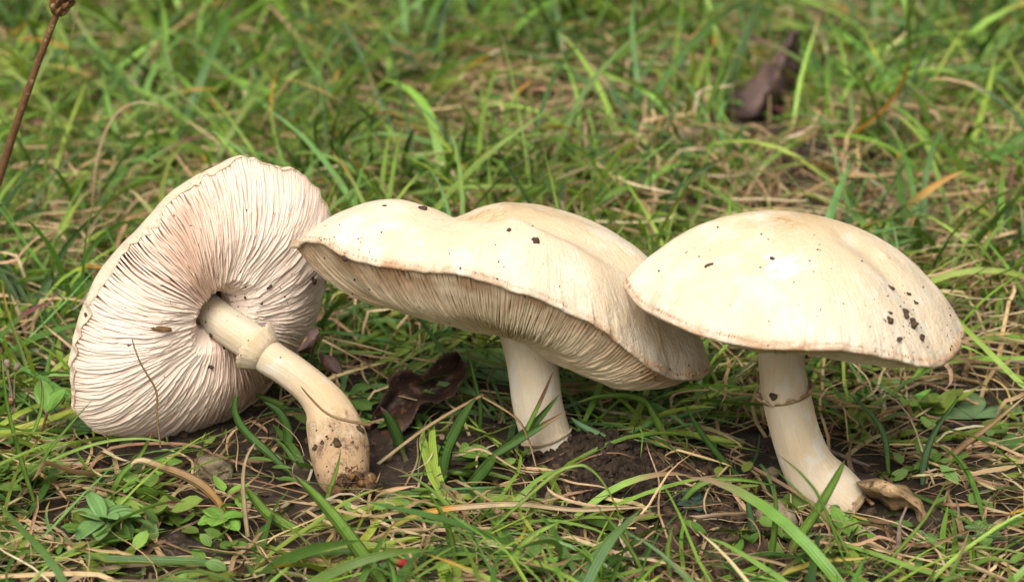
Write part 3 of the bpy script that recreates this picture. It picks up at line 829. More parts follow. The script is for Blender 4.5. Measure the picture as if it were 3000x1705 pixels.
GRASS_V = {}
def green_grass():
    # tufts: several blades from one foot
    c = scatter(2830)
    per = rng.integers(4, 10, len(c))
    i = np.repeat(np.arange(len(c)), per)
    xy = c[i] + 0.18 * rng.normal(size=(len(i), 2))
    n = len(i)
    taz = rng.random(len(c)) * 6.28
    az = taz[i] + rng.normal(size=n) * 1.4
    tl = 2.2 + 3.4 * rng.random(len(c)) ** 1.5
    L = tl[i] * (0.6 + 0.7 * rng.random(n))
    front = (xy[:, 1] < 2.5)
    inc = np.radians(18 + 55 * rng.random(n)); inc[front] = np.radians(8 + 42 * rng.random(front.sum()))
    bend = np.radians(20 + 75 * rng.random(n))
    W = np.clip(0.09 + 0.125 * rng.random(len(c))[i] ** 1.3 + 0.04 * rng.normal(size=n), 0.05, 0.30)
    W = W * (1 + 0.25 * np.clip((xy[:, 1] - 6) / 25, 0, 1)); L = L * (1 + 0.25 * np.clip((xy[:, 1] - 6) / 25, 0, 1))
    tint = pick(GREEN, len(c), 0.28)[i] * (1 + 0.10 * rng.normal(size=(n, 1)))
    tint = np.clip(tint, 0.01, 0.6)
    base = tint * np.array([1.15, 1.0, 1.2]) * 0.95
    tips = pick(TIPS, n)
    tip = np.where(rng.random(n) < 0.30, 0.55 + 0.35 * rng.random(n), 1.3)
    P, (V, C) = ribbons(feet(xy), az, inc, bend, L, W, 8, 'grass', side=0.5 * rng.normal(size=n), wig=0.10 * rng.random(n), twist=0.7 * rng.normal(size=n), fold=0.35,
                        lay=0.10 + np.where(xy[:, 1] < 1, 0.35, 0.8) * rng.random(n) ** 2, c0=base, c1=tint, c2=tips, tip=tip)
    k = keep_mask(P)
    link('green_grass', strips_mesh('green_grass', V[k], C[k], MAT['blade']), kind='stuff', label='short green grass growing thickly all round the mushrooms', cat='grass')
    # fine hair-thin blades
    n = 8000
    xy = scatter(n)
    inc = np.radians(10 + 60 * rng.random(n)); fr = xy[:, 1] < 2.5; inc[fr] *= 0.6
    tint = pick(GREEN, n, 0.2)
    P, (V, C) = ribbons(feet(xy), rng.random(n) * 6.28, inc, np.radians(15 + 80 * rng.random(n)), 1.5 + 3.4 * rng.random(n), 0.045 + 0.05 * rng.random(n), 7, 'grass',
                        side=0.6 * rng.normal(size=n), wig=0.12 * rng.random(n), twist=0.5 * rng.normal(size=n), fold=0.5, lay=0.08 + 0.7 * rng.random(n) ** 2,
                        c0=tint * 0.9, c1=tint, c2=pick(TIPS, n), tip=np.where(rng.random(n) < 0.25, 0.8, 1.3))
    k = keep_mask(P)
    link('fine_grass', strips_mesh('fine_grass', V[k], C[k], MAT['blade']), kind='stuff', label='hair-thin green grass blades mixed through the turf', cat='grass')

def dry_grass():
    n = 19000
    dens = lambda x, y: np.clip(0.8 + 0.45 * noise3(np.stack([x, y], -1), 41, 0.25, 2) + 0.2 * np.clip((x - 1) / 9, 0, 1), 0.1, 1.6) * (1 - 0.85 * np.exp(-(((x - 2.6) / 1.6) ** 2 + ((y + 1.6) / 1.5) ** 2)))
    xy = scatter(n, dens=dens, dmax=1.6)
    c = pick(STRAW, n, 0.2)
    up = rng.random(n) < 0.16
    inc = np.radians(np.where(up, 15 + 50 * rng.random(n), -2 + 16 * rng.random(n)))
    fr = xy[:, 1] < 2.5; inc[fr] *= 0.6
    P, (V, C) = ribbons(feet(xy, 0.0), rng.random(n) * 6.28, inc, np.radians(10 + 60 * rng.random(n)), 1.4 + 3.6 * rng.random(n) ** 1.3, 0.03 + 0.10 * rng.random(n) ** 1.8, 9, 'straw',
                        side=1.0 * rng.normal(size=n), wig=0.05 + 0.35 * rng.random(n), twist=1.2 * rng.normal(size=n), fold=0.5, lay=0.05 + np.where(xy[:, 1] < 1, 0.45, np.where(xy[:, 1] > 4, 1.7, 0.95)) * rng.random(n) ** 1.3,
                        c0=c * 0.9, c1=c, c2=c * 0.8, tip=0.9)
    k = keep_mask(P)
    link('dry_grass', strips_mesh('dry_grass', V[k], C[k], MAT['straw']), kind='stuff', label='tangled tan and brown dead grass lying in the turf', cat='dry grass')
    # short litter flakes
    n = 4300
    xy = scatter(n, dens=lambda x, y: 1 + 0 * x, dmax=1.0)
    c = pick(STRAW, n, 0.3) * 0.45
    P, (V, C) = ribbons(feet(xy, 0.0), rng.random(n) * 6.28, np.radians(20 * rng.random(n)), np.radians(30 * rng.random(n)), 0.3 + 0.8 * rng.random(n), 0.05 + 0.14 * rng.random(n) ** 2, 3, 'straw',
                        wig=0.3 * rng.random(n), twist=0.8 * rng.normal(size=n), lay=0.03 + 0.25 * rng.random(n), c0=c, c1=c, c2=c * 0.7, tip=0.8)
    k = keep_mask(P)
    link('plant_litter', strips_mesh('plant_litter', V[k], C[k], MAT['straw']), kind='stuff', label='small brown flakes of plant litter on the soil', cat='litter')

def small_leaves():
    # creeping herbs: sprigs with pairs of small oval leaves
    dens = lambda x, y: np.clip(0.55 + 0.9 * noise3(np.stack([x, y], -1), 51, 0.22, 2) + 0.25 * (x < -4), 0.02, 1.4)
    c = scatter(1850, dens=dens, dmax=1.4)
    per = rng.integers(4, 9, len(c))
    i = np.repeat(np.arange(len(c)), per); n = len(i)
    xy = c[i] + 0.30 * rng.normal(size=(n, 2))
    P0 = feet(xy, -0.05); P0[:, 2] += 0.55 * rng.random(n) * (0.3 + rng.random(len(c))[i])
    t = pick(np.array([(0.12, 0.22, 0.035), (0.14, 0.25, 0.05), (0.10, 0.17, 0.04), (0.17, 0.28, 0.05), (0.18, 0.24, 0.04)]), len(c), 0.15)[i] * (1 + 0.1 * rng.normal(size=(n, 1)))
    t = np.clip(t, 0.01, 0.6)
    L = (0.35 + 0.42 * rng.random(len(c)))[i] * (0.7 + 0.5 * rng.random(n))
    P, (V, C) = ribbons(P0, rng.random(n) * 6.28, np.radians(-5 + 45 * rng.random(n)), np.radians(50 * rng.random(n)), L, L * (0.42 + 0.25 * rng.random(n)), 5, 'leaf',
                        twist=0.4 * rng.normal(size=n), fold=0.25, lay=0.05, c0=t, c1=t * 1.05, c2=t * 0.9, tip=0.9)
    k = keep_mask(P)
    link('ground_cover_leaves', strips_mesh('ground_cover_leaves', V[k], C[k], MAT['leaf']), kind='stuff', label='small oval green leaves of creeping herbs between the grass', cat='ground cover')

def moss():
    c = scatter(520, dens=lambda x, y: np.clip(0.5 + noise3(np.stack([x, y], -1), 61, 0.4, 2), 0.0, 1.4), dmax=1.4)
    per = rng.integers(25, 60, len(c))
    i = np.repeat(np.arange(len(c)), per); n = len(i)
    xy = c[i] + 0.28 * rng.normal(size=(n, 2))
    t = pick(np.array([(0.19, 0.22, 0.03), (0.14, 0.17, 0.03), (0.25, 0.26, 0.035), (0.12, 0.12, 0.03)]), n, 0.2)
    P, (V, C) = ribbons(feet(xy, 0.02), rng.random(n) * 6.28, np.radians(35 + 55 * rng.random(n)), np.radians(60 * rng.random(n)), 0.15 + 0.25 * rng.random(n), 0.035 + 0.03 * rng.random(n), 2, 'leaf',
                        twist=0.5 * rng.normal(size=n), lay=0.02, c0=t * 0.7, c1=t, c2=t, tip=2)
    k = keep_mask(P)
    link('moss', strips_mesh('moss', V[k], C[k], MAT['leaf']), kind='stuff', label='yellow-green moss in low tufts on the soil', cat='moss')

ICO = None
def ico():
    global ICO
    if ICO is None:
        import bmesh
        bm = bmesh.new(); bmesh.ops.create_icosphere(bm, subdivisions=2, radius=1.0)
        ICO = (np.array([v.co[:] for v in bm.verts]), np.array([[v.index for v in f.verts] for f in bm.faces])); bm.free()
    return ICO
def ico1():
    import bmesh
    bm = bmesh.new(); bmesh.ops.create_icosphere(bm, subdivisions=1, radius=1.0)
    r = (np.array([v.co[:] for v in bm.verts]), np.array([[v.index for v in f.verts] for f in bm.faces])); bm.free()
    return r
def lump(seed, rough=0.35, flat=(1, 1, 1)):
    v, f = ico()
    return v * (1 + rough * noise3(v, seed, 1.6, 3)[:, None]) * np.asarray(flat), f

def soil_crumbs():
    v, f = ico1()
    n = 5200
    xy = scatter(n - 2600, dens=lambda x, y: 1.55 - cover(x, y), dmax=1.6)
    xy = np.concatenate([xy, np.array(gp(1800, 1400)) + np.array([1.0, 0.8]) * rng.normal(size=(1500, 2)), np.array(gp(2100, 1600)) + np.array([2.2, 0.9]) * rng.normal(size=(1100, 2))])
    s = 0.03 + 0.13 * rng.random(len(xy)) ** 3
    P = np.column_stack([xy, gz(xy[:, 0], xy[:, 1]) + s * 0.3])
    q = rng.normal(size=(len(xy), 3, 3)); q, _ = np.linalg.qr(q)
    V = np.einsum('nij,kj->nki', q, v) * (s[:, None] * (1 + 0.35 * rng.normal(size=(len(xy), len(v)))))[..., None] + P[:, None]
    k = ~((V[:, :, 1].mean(1) < 1) & np.any([in_poly(project(P), p) for p, _ in CLEAR[:3]], axis=0))
    V = V[k]
    F = (np.arange(len(V))[:, None, None] * len(v) + f[None]).reshape(-1, 3)
    link('soil_crumbs', make_mesh('soil_crumbs', V.reshape(-1, 3), F, MAT['crumb'], smooth=False), kind='stuff', label='loose dark soil crumbs scattered between the grass', cat='soil')

green_grass(); dry_grass(); small_leaves(); moss(); soil_crumbs()

# ---------------------------------------------------------------- single blades, straws and stalks one can pick out
COL = {'g': (0.20, 0.33, 0.055), 'lg': (0.28, 0.40, 0.08), 'dg': (0.085, 0.17, 0.035), 'bg': (0.15, 0.27, 0.11), 's': (0.56, 0.41, 0.23), 'ds': (0.34, 0.21, 0.10), 'o': (0.60, 0.28, 0.04),
       'r': (0.45, 0.03, 0.04), 'br': (0.22, 0.12, 0.06), 'dr': (0.13, 0.02, 0.03), 'y': (0.55, 0.42, 0.08), 'p': (0.25, 0.12, 0.13), 'gr': (0.30, 0.24, 0.19)}
def blade(name, label, cat, px, w, c=('g', 'g', 'g'), y_tip=None, y_foot=None, twist=0.4, prof='grass', fold=0.35, tip=0.8, arch=0.0, group=None, mat=None):
    """px: photo pixels from the foot (on the ground) to the tip; y_tip: how much nearer (-) the tip is than the foot, in cm."""
    f = ground_at(*px[0]) if y_foot is None else at(*px[0], y_foot)
    m = len(px)
    d = np.cumsum([0] + [math.dist(px[i], px[i + 1]) for i in range(m - 1)]); d = d / d[-1]
    yt = f[1] + (0.0 if y_tip is None else y_tip)
    pts = [f] + [at(*px[i], f[1] + (yt - f[1]) * d[i] - arch * math.sin(math.pi * d[i])) for i in range(1, m)]
    if y_foot is None: pts[0] = pts[0] - np.array([0, 0, 0.06])
    P = spline(pts, max(10, 5 * m))
    fl = gz(P[:, 0], P[:, 1]) + 0.03
    P[1:, 2] = np.maximum(P[1:, 2], fl[1:])
    sc = 0.0081 * (f[1] + 53) / 53
    W = np.array([w * sc])
    ca, cb, cc = [np.array([COL[k]]) for k in c]
    V, C = strip_from(P[None], W, prof, np.array([twist]), fold, ca, cb, cc, tip, ref=-F_ + 0.35 * U_)
    # close the strip underneath so that the blade has a body
    T = unit(np.gradient(P, axis=0)); nb = unit(np.cross(V[0, :, 2] - V[0, :, 0] + 1e-6, T))
    low = V[0, :, 1] + nb * 0.010
    Q = np.concatenate([V[0], low[:, None]], 1)[None]
    CC = np.concatenate([C[0], C[0][:, 1:2]], 1)
    k = len(P)
    i = np.arange(k - 1)[:, None]; j = np.arange(4)[None]; j2 = (j + 1) % 4
    F = np.stack([i * 4 + j, (i + 1) * 4 + j, (i + 1) * 4 + j2, i * 4 + j2], -1).reshape(-1, 4)
    ac = np.tile([0.0, 0.5, 1.0, 0.5], k); al = np.repeat(np.linspace(0, 1, k), 4)
    me = make_mesh(name, Q.reshape(-1, 3) - f, F, MAT[mat or ('straw' if c[1] in ('s', 'ds', 'br', 'gr') else 'blade')], cols=CC.reshape(-1, 3), attrs={'across': ac, 'along': al})
    return link(name, me, None, f, label, cat, group)

B = lambda label, px, w, c=('g', 'g', 'g'), yt=-0.4, **k: blade('grass_blade', label, 'grass blade', px, w, c, yt, **k)
W_ = lambda label, px, w, c=('s', 's', 'ds'), yt=-0.2, **k: blade('straw_stem', label, 'straw', px, w, c, yt, prof='straw', **k)
# round the uprooted mushroom
B('red-tipped green blade standing before the pale gills', [(318, 1459), (356, 1390), (412, 1332), (447, 1262)], 22, ('g', 'g', 'r'), -0.2, tip=0.86, prof='straw')
W_('thin wiry brown strand hanging over the pale pink gills', [(470, 1310), (460, 1214), (458, 1147), (430, 1095), (410, 1060), (392, 1012), (387, 990)], 7, ('ds', 'ds', 'br'), -0.3, y_foot=-2.6)
B('long arched green blade under the gilled cap', [(-20, 1465), (70, 1395), (180, 1335), (300, 1295), (410, 1284), (480, 1295), (537, 1318)], 14, ('g', 'lg', 'p'), -0.2)
B('broad rust-brown bent blade among clover before the gilled cap', [(660, 1512), (640, 1470), (590, 1420), (530, 1388), (472, 1368), (420, 1350), (392, 1356), (384, 1372)], 30, ('o', 'ds', 's'), 0.3, tip=0.6)
W_('pale straw with a flared end beside the swollen stem base', [(727, 1575), (716, 1480), (712, 1399), (722, 1340), (747, 1296)], 15, ('s', 's', 's'), -0.2)
B('stout bright green blade crossing below the muddy stem base', [(1150, 1760), (1099, 1674), (1052, 1610), (987, 1523), (923, 1450), (859, 1388)], 46, ('lg', 'g', 'p'), 0.3, tip=0.9)
B('broad green blade sloping down under the fallen stem', [(916, 1572), (859, 1549), (786, 1506), (740, 1455), (721, 1425)], 36, ('g', 'g', 'g'), 0.1)
B('thin upright green blade in front of the muddy stem base', [(944, 1502), (965, 1440), (985, 1380), (1000, 1317)], 15, ('g', 'lg', 'lg'), -0.4)
B('slender green blade slanting up to the outer gills', [(90, 1440), (130, 1340), (200, 1250), (270, 1172)], 13, ('g', 'g', 'g'), -0.3)
B('pale green stalk leaning over the dry seed capsules', [(112, 1500), (60, 1340), (20, 1180), (5, 1040)], 16, ('g', 'g', 's'), -0.5)
B('bowed green blade curling over toward the clover', [(0, 1345), (80, 1290), (115, 1220), (125, 1150), (118, 1108)], 15, ('g', 'lg', 'p'), -0.2)
B('wide blue-green blade lying flat behind the gilled cap', [(-30, 1075), (60, 1082), (140, 1075), (215, 1072), (280, 1080)], 32, ('bg', 'bg', 'bg'), 0.4)
B('arched blue-green blade touching the gilled cap', [(-20, 1062), (60, 1040), (120, 1024), (170, 1030), (215, 1062)], 26, ('g', 'bg', 'bg'), 0.3)
B('dark looping green blade under the fallen stem', [(860, 1390), (790, 1330), (720, 1265), (690, 1215), (688, 1170), (700, 1155)], 26, ('dg', 'dg', 'dg'), 0.5)
B('dark green blade pointing at the gills below the ring', [(890, 1235), (830, 1190), (760, 1160), (698, 1130)], 20, ('dg', 'g', 'p'), 0.1)
B('dark green bowed blade between cap and bulb', [(840, 1330), (845, 1270), (820, 1210), (770, 1175)], 32, ('dg', 'dg', 'dg'), 0.3)
W_('brown straw draped over the fallen stem', [(1085, 1245), (1000, 1228), (950, 1205), (905, 1160), (880, 1130)], 9, ('br', 'ds', 'ds'), 0.1, y_foot=-2.2)
# between the uprooted and the leaning mushroom
B('broad dark green blade lying before the dead leaf', [(1185, 1335), (1165, 1280), (1142, 1232), (1113, 1190)], 36, ('dg', 'dg', 'p'), -0.5)
B('tall dark green blade beside the clean stem', [(1296, 1425), (1305, 1330), (1335, 1260), (1365, 1205), (1395, 1165)], 42, ('dg', 'dg', 'dg'), -0.4)
B('round-ended dark green blade below the clean stem', [(1362, 1428), (1400, 1395), (1435, 1355), (1452, 1330)], 46, ('dg', 'dg', 'g'), -0.4, prof='leaf')
B('narrow green blade rising past the dead leaf', [(1400, 1300), (1408, 1200), (1385, 1090), (1366, 1015)], 13, ('dg', 'dg', 'br'), -0.3)
W_('sharply kinked straw beside the clean stem', [(1099, 1358), (1258, 1246), (1404, 1162), (1420, 1166), (1515, 1227), (1552, 1300), (1577, 1392)], 11, ('s', 'ds', 's'), -1.2)
W_('low arched straw at the foot of the clean stem', [(1253, 1420), (1300, 1346), (1350, 1330), (1412, 1316), (1515, 1373), (1588, 1384)], 13, ('s', 's', 's'), -0.2)
W_('long thin straw slanting across the dead dark leaf', [(945, 995), (1050, 1052), (1180, 1135), (1320, 1200)], 9, ('s', 'ds', 'ds'), -0.4, y_foot=2.6)
B('half-brown pointed blade against the clean stem', [(1530, 1290), (1552, 1240), (1590, 1160), (1623, 1083)], 15, ('g', 'g', 'br'), -0.1, tip=0.5, y_foot=-1.1)
B('broad dark green blade crossing the clean stem', [(1440, 1335), (1510, 1290), (1580, 1225), (1640, 1154)], 30, ('dg', 'dg', 'dg'), 0.0, y_foot=-1.0)
B('green blade with brown end wrapped over the clean stem', [(1430, 1345), (1500, 1300), (1570, 1258), (1661, 1203)], 30, ('dg', 'dg', 'ds'), 0.0, tip=0.7, y_foot=-1.2)
B('long dark green blade lying flat by the soil heap', [(1090, 1452), (1200, 1446), (1300, 1442), (1400, 1436), (1490, 1438), (1550, 1455), (1592, 1477)], 30, ('dg', 'dg', 'dg'), -0.2)
B('thin green blade arched like a bow over the soil heap', [(1386, 1592), (1494, 1502), (1580, 1425), (1640, 1378), (1690, 1363), (1721, 1368), (1764, 1408), (1807, 1489), (1833, 1580)], 13, ('g', 'lg', 'g'), -0.3)
B('blade fading from green to orange straw before the soil heap', [(1100, 1578), (1193, 1519), (1292, 1493), (1356, 1485), (1515, 1476), (1687, 1493), (1820, 1488), (1940, 1480)], 24, ('g', 'o', 's'), -0.2, tip=0.32)
W_('long straw with a bend lying before the soil heap', [(1400, 1482), (1500, 1478), (1601, 1489), (1665, 1520), (1730, 1549), (1846, 1558)], 13)
W_('short straw lying before the soil heap', [(1290, 1510), (1400, 1500), (1520, 1503), (1690, 1516)], 11, ('ds', 's', 's'))
B('upright narrow green blade standing among flat straws', [(1339, 1680), (1325, 1590), (1300, 1515), (1253, 1436)], 20, ('g', 'g', 'lg'), -0.5)
B('long straight green blade lying across the low straws', [(1060, 1588), (1200, 1586), (1350, 1588), (1480, 1592), (1600, 1598)], 22, ('g', 'lg', 'p'), -0.1)
B('green blade fanning out under the flat straws', [(1470, 1680), (1520, 1610), (1575, 1560), (1648, 1523)], 26, ('g', 'lg', 'g'), -0.1)
B('thin green blade leaning over bare soil', [(1905, 1712), (1860, 1630), (1816, 1562), (1738, 1468)], 13, ('g', 'lg', 'lg'), -0.4)
B('short green blade leaning over stones and straw', [(1800, 1712), (1751, 1657), (1710, 1620), (1674, 1596)], 17, ('g', 'g', 'lg'), -0.2)
B('thick pale blade with a red blotch among straw', [(1260, 1720), (1200, 1660), (1150, 1640), (1120, 1600)], 30, ('g', 'r', 'g'), -0.1, tip=0.5)
# round the standing mushroom
B('single upright green blade on bare soil', [(1968, 1712), (1957, 1622), (1962, 1580), (1970, 1540)], 18, ('g', 'lg', 'g'), -0.3)
B('big green blade with red-brown tip before the ringed stem', [(2308, 1640), (2332, 1587), (2390, 1501), (2449, 1400), (2476, 1345)], 34, ('ds', 'g', 'br'), -0.5, tip=0.88)
B('straight upright green blade before the ringed stem', [(2256, 1665), (2266, 1580), (2273, 1501), (2269, 1419)], 20, ('g', 'g', 'lg'), -0.4)
B('hair-thin green blade crossing the ringed stem base', [(2510, 1680), (2470, 1590), (2429, 1532), (2351, 1451), (2258, 1361)], 10, ('g', 'lg', 'g'), -0.2)
B('hair-thin blade with brown tip crossing the ringed stem', [(2492, 1695), (2449, 1572), (2400, 1456), (2345, 1385), (2273, 1326)], 10, ('g', 'g', 'br'), -0.2)
B('long thin green blade sweeping past the curled brown leaf', [(2580, 1665), (2660, 1580), (2722, 1501), (2781, 1392)], 12, ('g', 'lg', 'g'), -0.5)
B('dark green blade slanting to the ringed stem foot', [(2185, 1402), (2137, 1369), (2051, 1263), (2004, 1177)], 21, ('dg', 'dg', 'dg'), -0.3)
B('flat green blade ending at the ringed stem foot', [(1985, 1475), (2059, 1415), (2156, 1403), (2289, 1424)], 22, ('g', 'g', 'dg'), 0.1)
B('stiff tan blade leaning beside the green clumps', [(2745, 1375), (2820, 1306), (2898, 1248), (3010, 1155)], 22, ('s', 'ds', 's'), -0.2, mat='straw')
B('tall green blade bowing beside the curled brown leaf', [(2703, 1420), (2710, 1345), (2742, 1259), (2816, 1154)], 22, ('bg', 'bg', 'g'), -0.4)
B('green blade hanging in an arch behind the curled leaf', [(2605, 1386), (2593, 1287), (2558, 1220), (2484, 1150)], 18, ('g', 'bg', 'bg'), -0.3)
B('yellow and brown blotched blade lying on the soil', [(2180, 1715), (2332, 1665), (2410, 1642), (2500, 1636), (2566, 1630)], 20, ('g', 'y', 'p'), -0.2, tip=0.9)
B('squat grey-green blade on soil before the ringed stem', [(2219, 1575), (2199, 1513), (2187, 1456)], 24, ('bg', 'bg', 'bg'), -0.2)
B('thin yellow-green blade trailing from the ringed stem foot', [(2640, 1546), (2570, 1530), (2507, 1513), (2421, 1474)], 11, ('g', 'y', 'g'), 0.2)
B('green blade arched over bare soil by the clean stem', [(1955, 1300), (1935, 1250), (1905, 1190), (1850, 1160), (1760, 1160), (1690, 1180)], 22, ('g', 'g', 'g'), -0.2)
B('broad green blade lying out from the clean stem', [(1850, 1310), (1780, 1285), (1700, 1245), (1672, 1222)], 24, ('g', 'bg', 'g'), 0.2)
B('folded green blade standing near small pebbles', [(1960, 1315), (1945, 1270), (1915, 1215), (1890, 1170)], 26, ('lg', 'g', 'g'), -0.2)
# behind the mushrooms
B('long green blade arching behind the wavy cap', [(1060, 612), (1150, 582), (1230, 562), (1350, 548), (1464, 545), (1640, 552), (1815, 590)], 22, ('g', 'lg', 'g'), 0.3, arch=4.0)
B('broad bowed green blade above the wavy cap', [(1165, 480), (1220, 445), (1277, 424), (1383, 424), (1511, 458), (1639, 490), (1724, 540)], 26, ('lg', 'g', 'g'), 0.5, arch=4.5)
B('pale upright blade behind the wavy cap', [(1383, 515), (1410, 470), (1430, 410), (1451, 307)], 19, ('lg', 'lg', 'lg'), -2.5)
B('needle-straight upright green blade behind the wavy cap', [(1313, 552), (1308, 450), (1300, 334)], 13, ('g', 'lg', 'lg'), -2.5)
B('upright green blade with blunt tip behind the wavy cap', [(1340, 552), (1352, 450), (1372, 338)], 20, ('g', 'g', 'lg'), -2.5)
B('strong green blade slanting far behind the wavy cap', [(1715, 245), (1809, 170), (1915, 85), (1990, -10)], 30, ('dg', 'g', 'lg'), -4.0)
B('wide grey-green drooping blade far behind the wavy cap', [(1258, 262), (1240, 215), (1192, 158), (1112, 96)], 32, ('g', 'bg', 'bg'), -3.0, arch=3.0)
B('wide flat grey-green blade far behind the wavy cap', [(1640, 238), (1560, 224), (1511, 221), (1410, 248)], 28, ('bg', 'bg', 'bg'), -1.0, arch=4.0)
B('tall slim green blade rising behind the gilled cap', [(735, 470), (770, 360), (815, 270), (845, 160), (868, -15)], 14, ('g', 'g', 'bg'), -2.0)
B('dark red blade lying in the grass behind the gilled cap', [(290, 168), (390, 182), (507, 196), (590, 208), (670, 222)], 18, ('dr', 'dr', 'p'), -0.5, arch=5.0)
B('curved orange blade behind the domed cap', [(2440, 432), (2500, 392), (2580, 330), (2640, 250), (2668, 160)], 15, ('ds', 'o', 'o'), -4.0)
W_('arched dry straw with dark joints behind the gilled cap', [(268, 720), (272, 590), (282, 480), (310, 385), (350, 325), (410, 300), (485, 315)], 12, ('br', 's', 's'), -1.2)
W_('slim half-dry stalk beside the brown seed stalk', [(140, 760), (128, 590), (140, 440), (175, 280), (205, 130), (235, -15)], 11, ('s', 'g', 's'), -2.0)
W_('thin straw bowed against the gilled cap', [(330, 720), (360, 640), (410, 580), (470, 555), (520, 556)], 9, ('s', 's', 's'), -0.5)
B('thick green blade far behind the gilled cap', [(-20, 250), (150, 205), (330, 150), (420, 120)], 30, ('g', 'g', 'lg'), -1.5, arch=4.0)
B('blade shaped like a bow near the dark red blade', [(420, 190), (560, 185), (650, 225), (760, 320)], 24, ('lg', 'g', 'g'), -0.3, arch=4.5)
B('upright pale blade beside the domed cap', [(2890, 900), (2870, 780), (2905, 690), (2980, 620)], 18, ('g', 'lg', 'lg'), -0.2)
B('short stiff blade touching the domed cap', [(2760, 860), (2785, 800), (2828, 750)], 17, ('g', 'g', 'lg'), -0.1)
B('forked-looking green blade behind the dead grey leaf', [(2690, 470), (2720, 380), (2700, 300), (2640, 200), (2590, 60)], 18, ('g', 'g', 'lg'), -1.0)
B('green blade leaning across the dead grey leaf', [(2040, 420), (2080, 300), (2130, 160), (2160, 80)], 16, ('g', 'g', 'lg'), -0.8)
B('thin upright green blade behind the domed cap', [(2045, 640), (2055, 540), (2075, 450), (2110, 370)], 15, ('g', 'lg', 'g'), -0.3)

# ---------------------------------------------------------------- twigs, stalks, stones, dead leaves
def twig(label, pts, r0, r1, mat='twig', name='twig', knots=0.12):
    P = spline(pts, 9 * len(pts))
    r = np.linspace(r0, r1, len(P)) * (1 + knots * noise3(P, 77, 2.5, 2))
    V, F, al = tube(P, r, 8)
    return link(name, make_mesh(name, V - P[0], F, MAT[mat], attrs={'along': al}), None, P[0], label, name.replace('_', ' '))
def gpts(px, h=0.15):
    return [ground_at(*p) + np.array([0, 0, h]) for p in px]
twig('thin grey-brown twig lying behind the ringed stem', gpts([(2030, 1150), (2156, 1201), (2254, 1255), (2340, 1300), (2429, 1334), (2546, 1380)], 0.12), 0.055, 0.045)
twig('short rusty twig leaning at the ringed stem foot', gpts([(2448, 1412), (2507, 1458), (2556, 1503)], 0.22), 0.045, 0.05, 'stalk')
twig('knobbly grey twig standing before the curled leaf', [ground_at(2632, 1630), at(2636, 1540, ground_at(2632, 1630)[1]), at(2656, 1484, ground_at(2632, 1630)[1] + 0.1)], 0.06, 0.035, knots=0.4)
twig('thick dark fallen twig behind the domed cap', gpts([(2650, 665), (2720, 700), (2800, 760), (2890, 810), (2990, 830)], 0.2), 0.17, 0.12)
twig('straight thin twig lying beside the domed cap', gpts([(2770, 1055), (2860, 1060), (3010, 1080)], 0.15), 0.05, 0.05)
twig('dark stick lying far behind the wavy cap', gpts([(1590, 240), (1640, 262), (1705, 298)], 0.9), 0.13, 0.09, 'darkleaf')
twig('dark purple stick half hidden behind the wavy cap', gpts([(1720, 480), (1760, 500), (1800, 520)], 0.2), 0.12, 0.10, 'darkleaf')

def seed_stalk():
    f = ground_at(-150, 1100)
    y = f[1]
    pts = [f, at(-75, 760, y - 0.2), at(5, 500, y - 0.5), at(60, 330, y - 0.8), at(115, 175, y - 1.0), at(168, 36, y - 1.2)]
    root = link('seed_stalk', None, None, f, 'tall brown plantain stalk with a ribbed dark seed head', 'seed stalk')
    P = spline(pts, 50)
    V, F, al = tube(P, np.linspace(0.11, 0.085, 50) * (1 + 0.05 * noise3(P, 3, 3, 2)), 12)
    link('stalk', make_mesh('stalk', V - f, F, MAT['stalk'], attrs={'along': al}), root)
    t = unit(P[-1] - P[-3]); e1 = unit(np.cross(t, [0, 1, 0])); e2 = np.cross(t, e1)
    core = np.array([P[-1] + t * k for k in np.linspace(-0.02, 1.5, 10)])
    V, F, al = tube(core, 0.16 + 0 * np.arange(10), 10)
    hd = link('seed_head', make_mesh('seed_head', V - f, F, MAT['stalk'], attrs={'along': al}), root)
    lv, lf = lump(3, 0.15, (0.5, 0.32, 1.0))
    for r in range(7):
        for k in range(7):
            a = k * 6.283 / 7 + r * 0.45
            d = np.cos(a) * e1 + np.sin(a) * e2
            ax = unit(t * 0.8 + d * 0.6); bx = unit(np.cross(ax, t)); cx = np.cross(ax, bx)
            Q = (lv[:, :1] * cx + lv[:, 1:2] * bx + lv[:, 2:] * ax) * 0.19 + P[-1] + t * (0.08 + 0.21 * r) + d * (0.19 if r else 0.14)
            link('scale', make_mesh('scale', Q - f, lf, MAT['stalk']), hd)
seed_stalk()

def pebble(label, px, w, h, seed, mat='stone', flat=0.6):
    g = ground_at(*px)
    sc = 0.0081 * (g[1] + 53) / 53
    v, f = lump(seed, 0.7)
    v = np.sign(v) * np.abs(v) ** 0.8
    v = v * np.array([w * sc / 2, w * sc / 2 * 0.8, h * sc / 2 * 1.1])
    c = g + np.array([0, w * sc * 0.3, h * sc * 0.18])
    link('pebble', make_mesh('pebble', v, f, MAT[mat]), None, c, label, 'pebble')
pebble('rough pale pebble on soil before the ringed stem', (2268, 1555), 105, 85, 1)
pebble('flat brown pebble under the gilled cap', (625, 1405), 140, 60, 2)
pebble('small pale pebble at the edge of the soil heap', (1615, 1480), 44, 48, 3)
pebble('ochre pebble half buried under green blades', (1598, 1620), 54, 70, 4)
pebble('pale pebble behind the clean stem among blades', (1785, 1235), 55, 60, 5)
pebble('small tan pebble on bare soil behind the ringed stem', (1868, 1280), 36, 26, 6)
pebble('large pale flat stone behind the domed cap', (2690, 655), 150, 80, 7)
pebble('dark round pebble beside the flat oval leaves', (2925, 1118), 60, 48, 8, 'crumb')
pebble('buff stone by the thick dark twig', (2900, 720), 150, 60, 9)
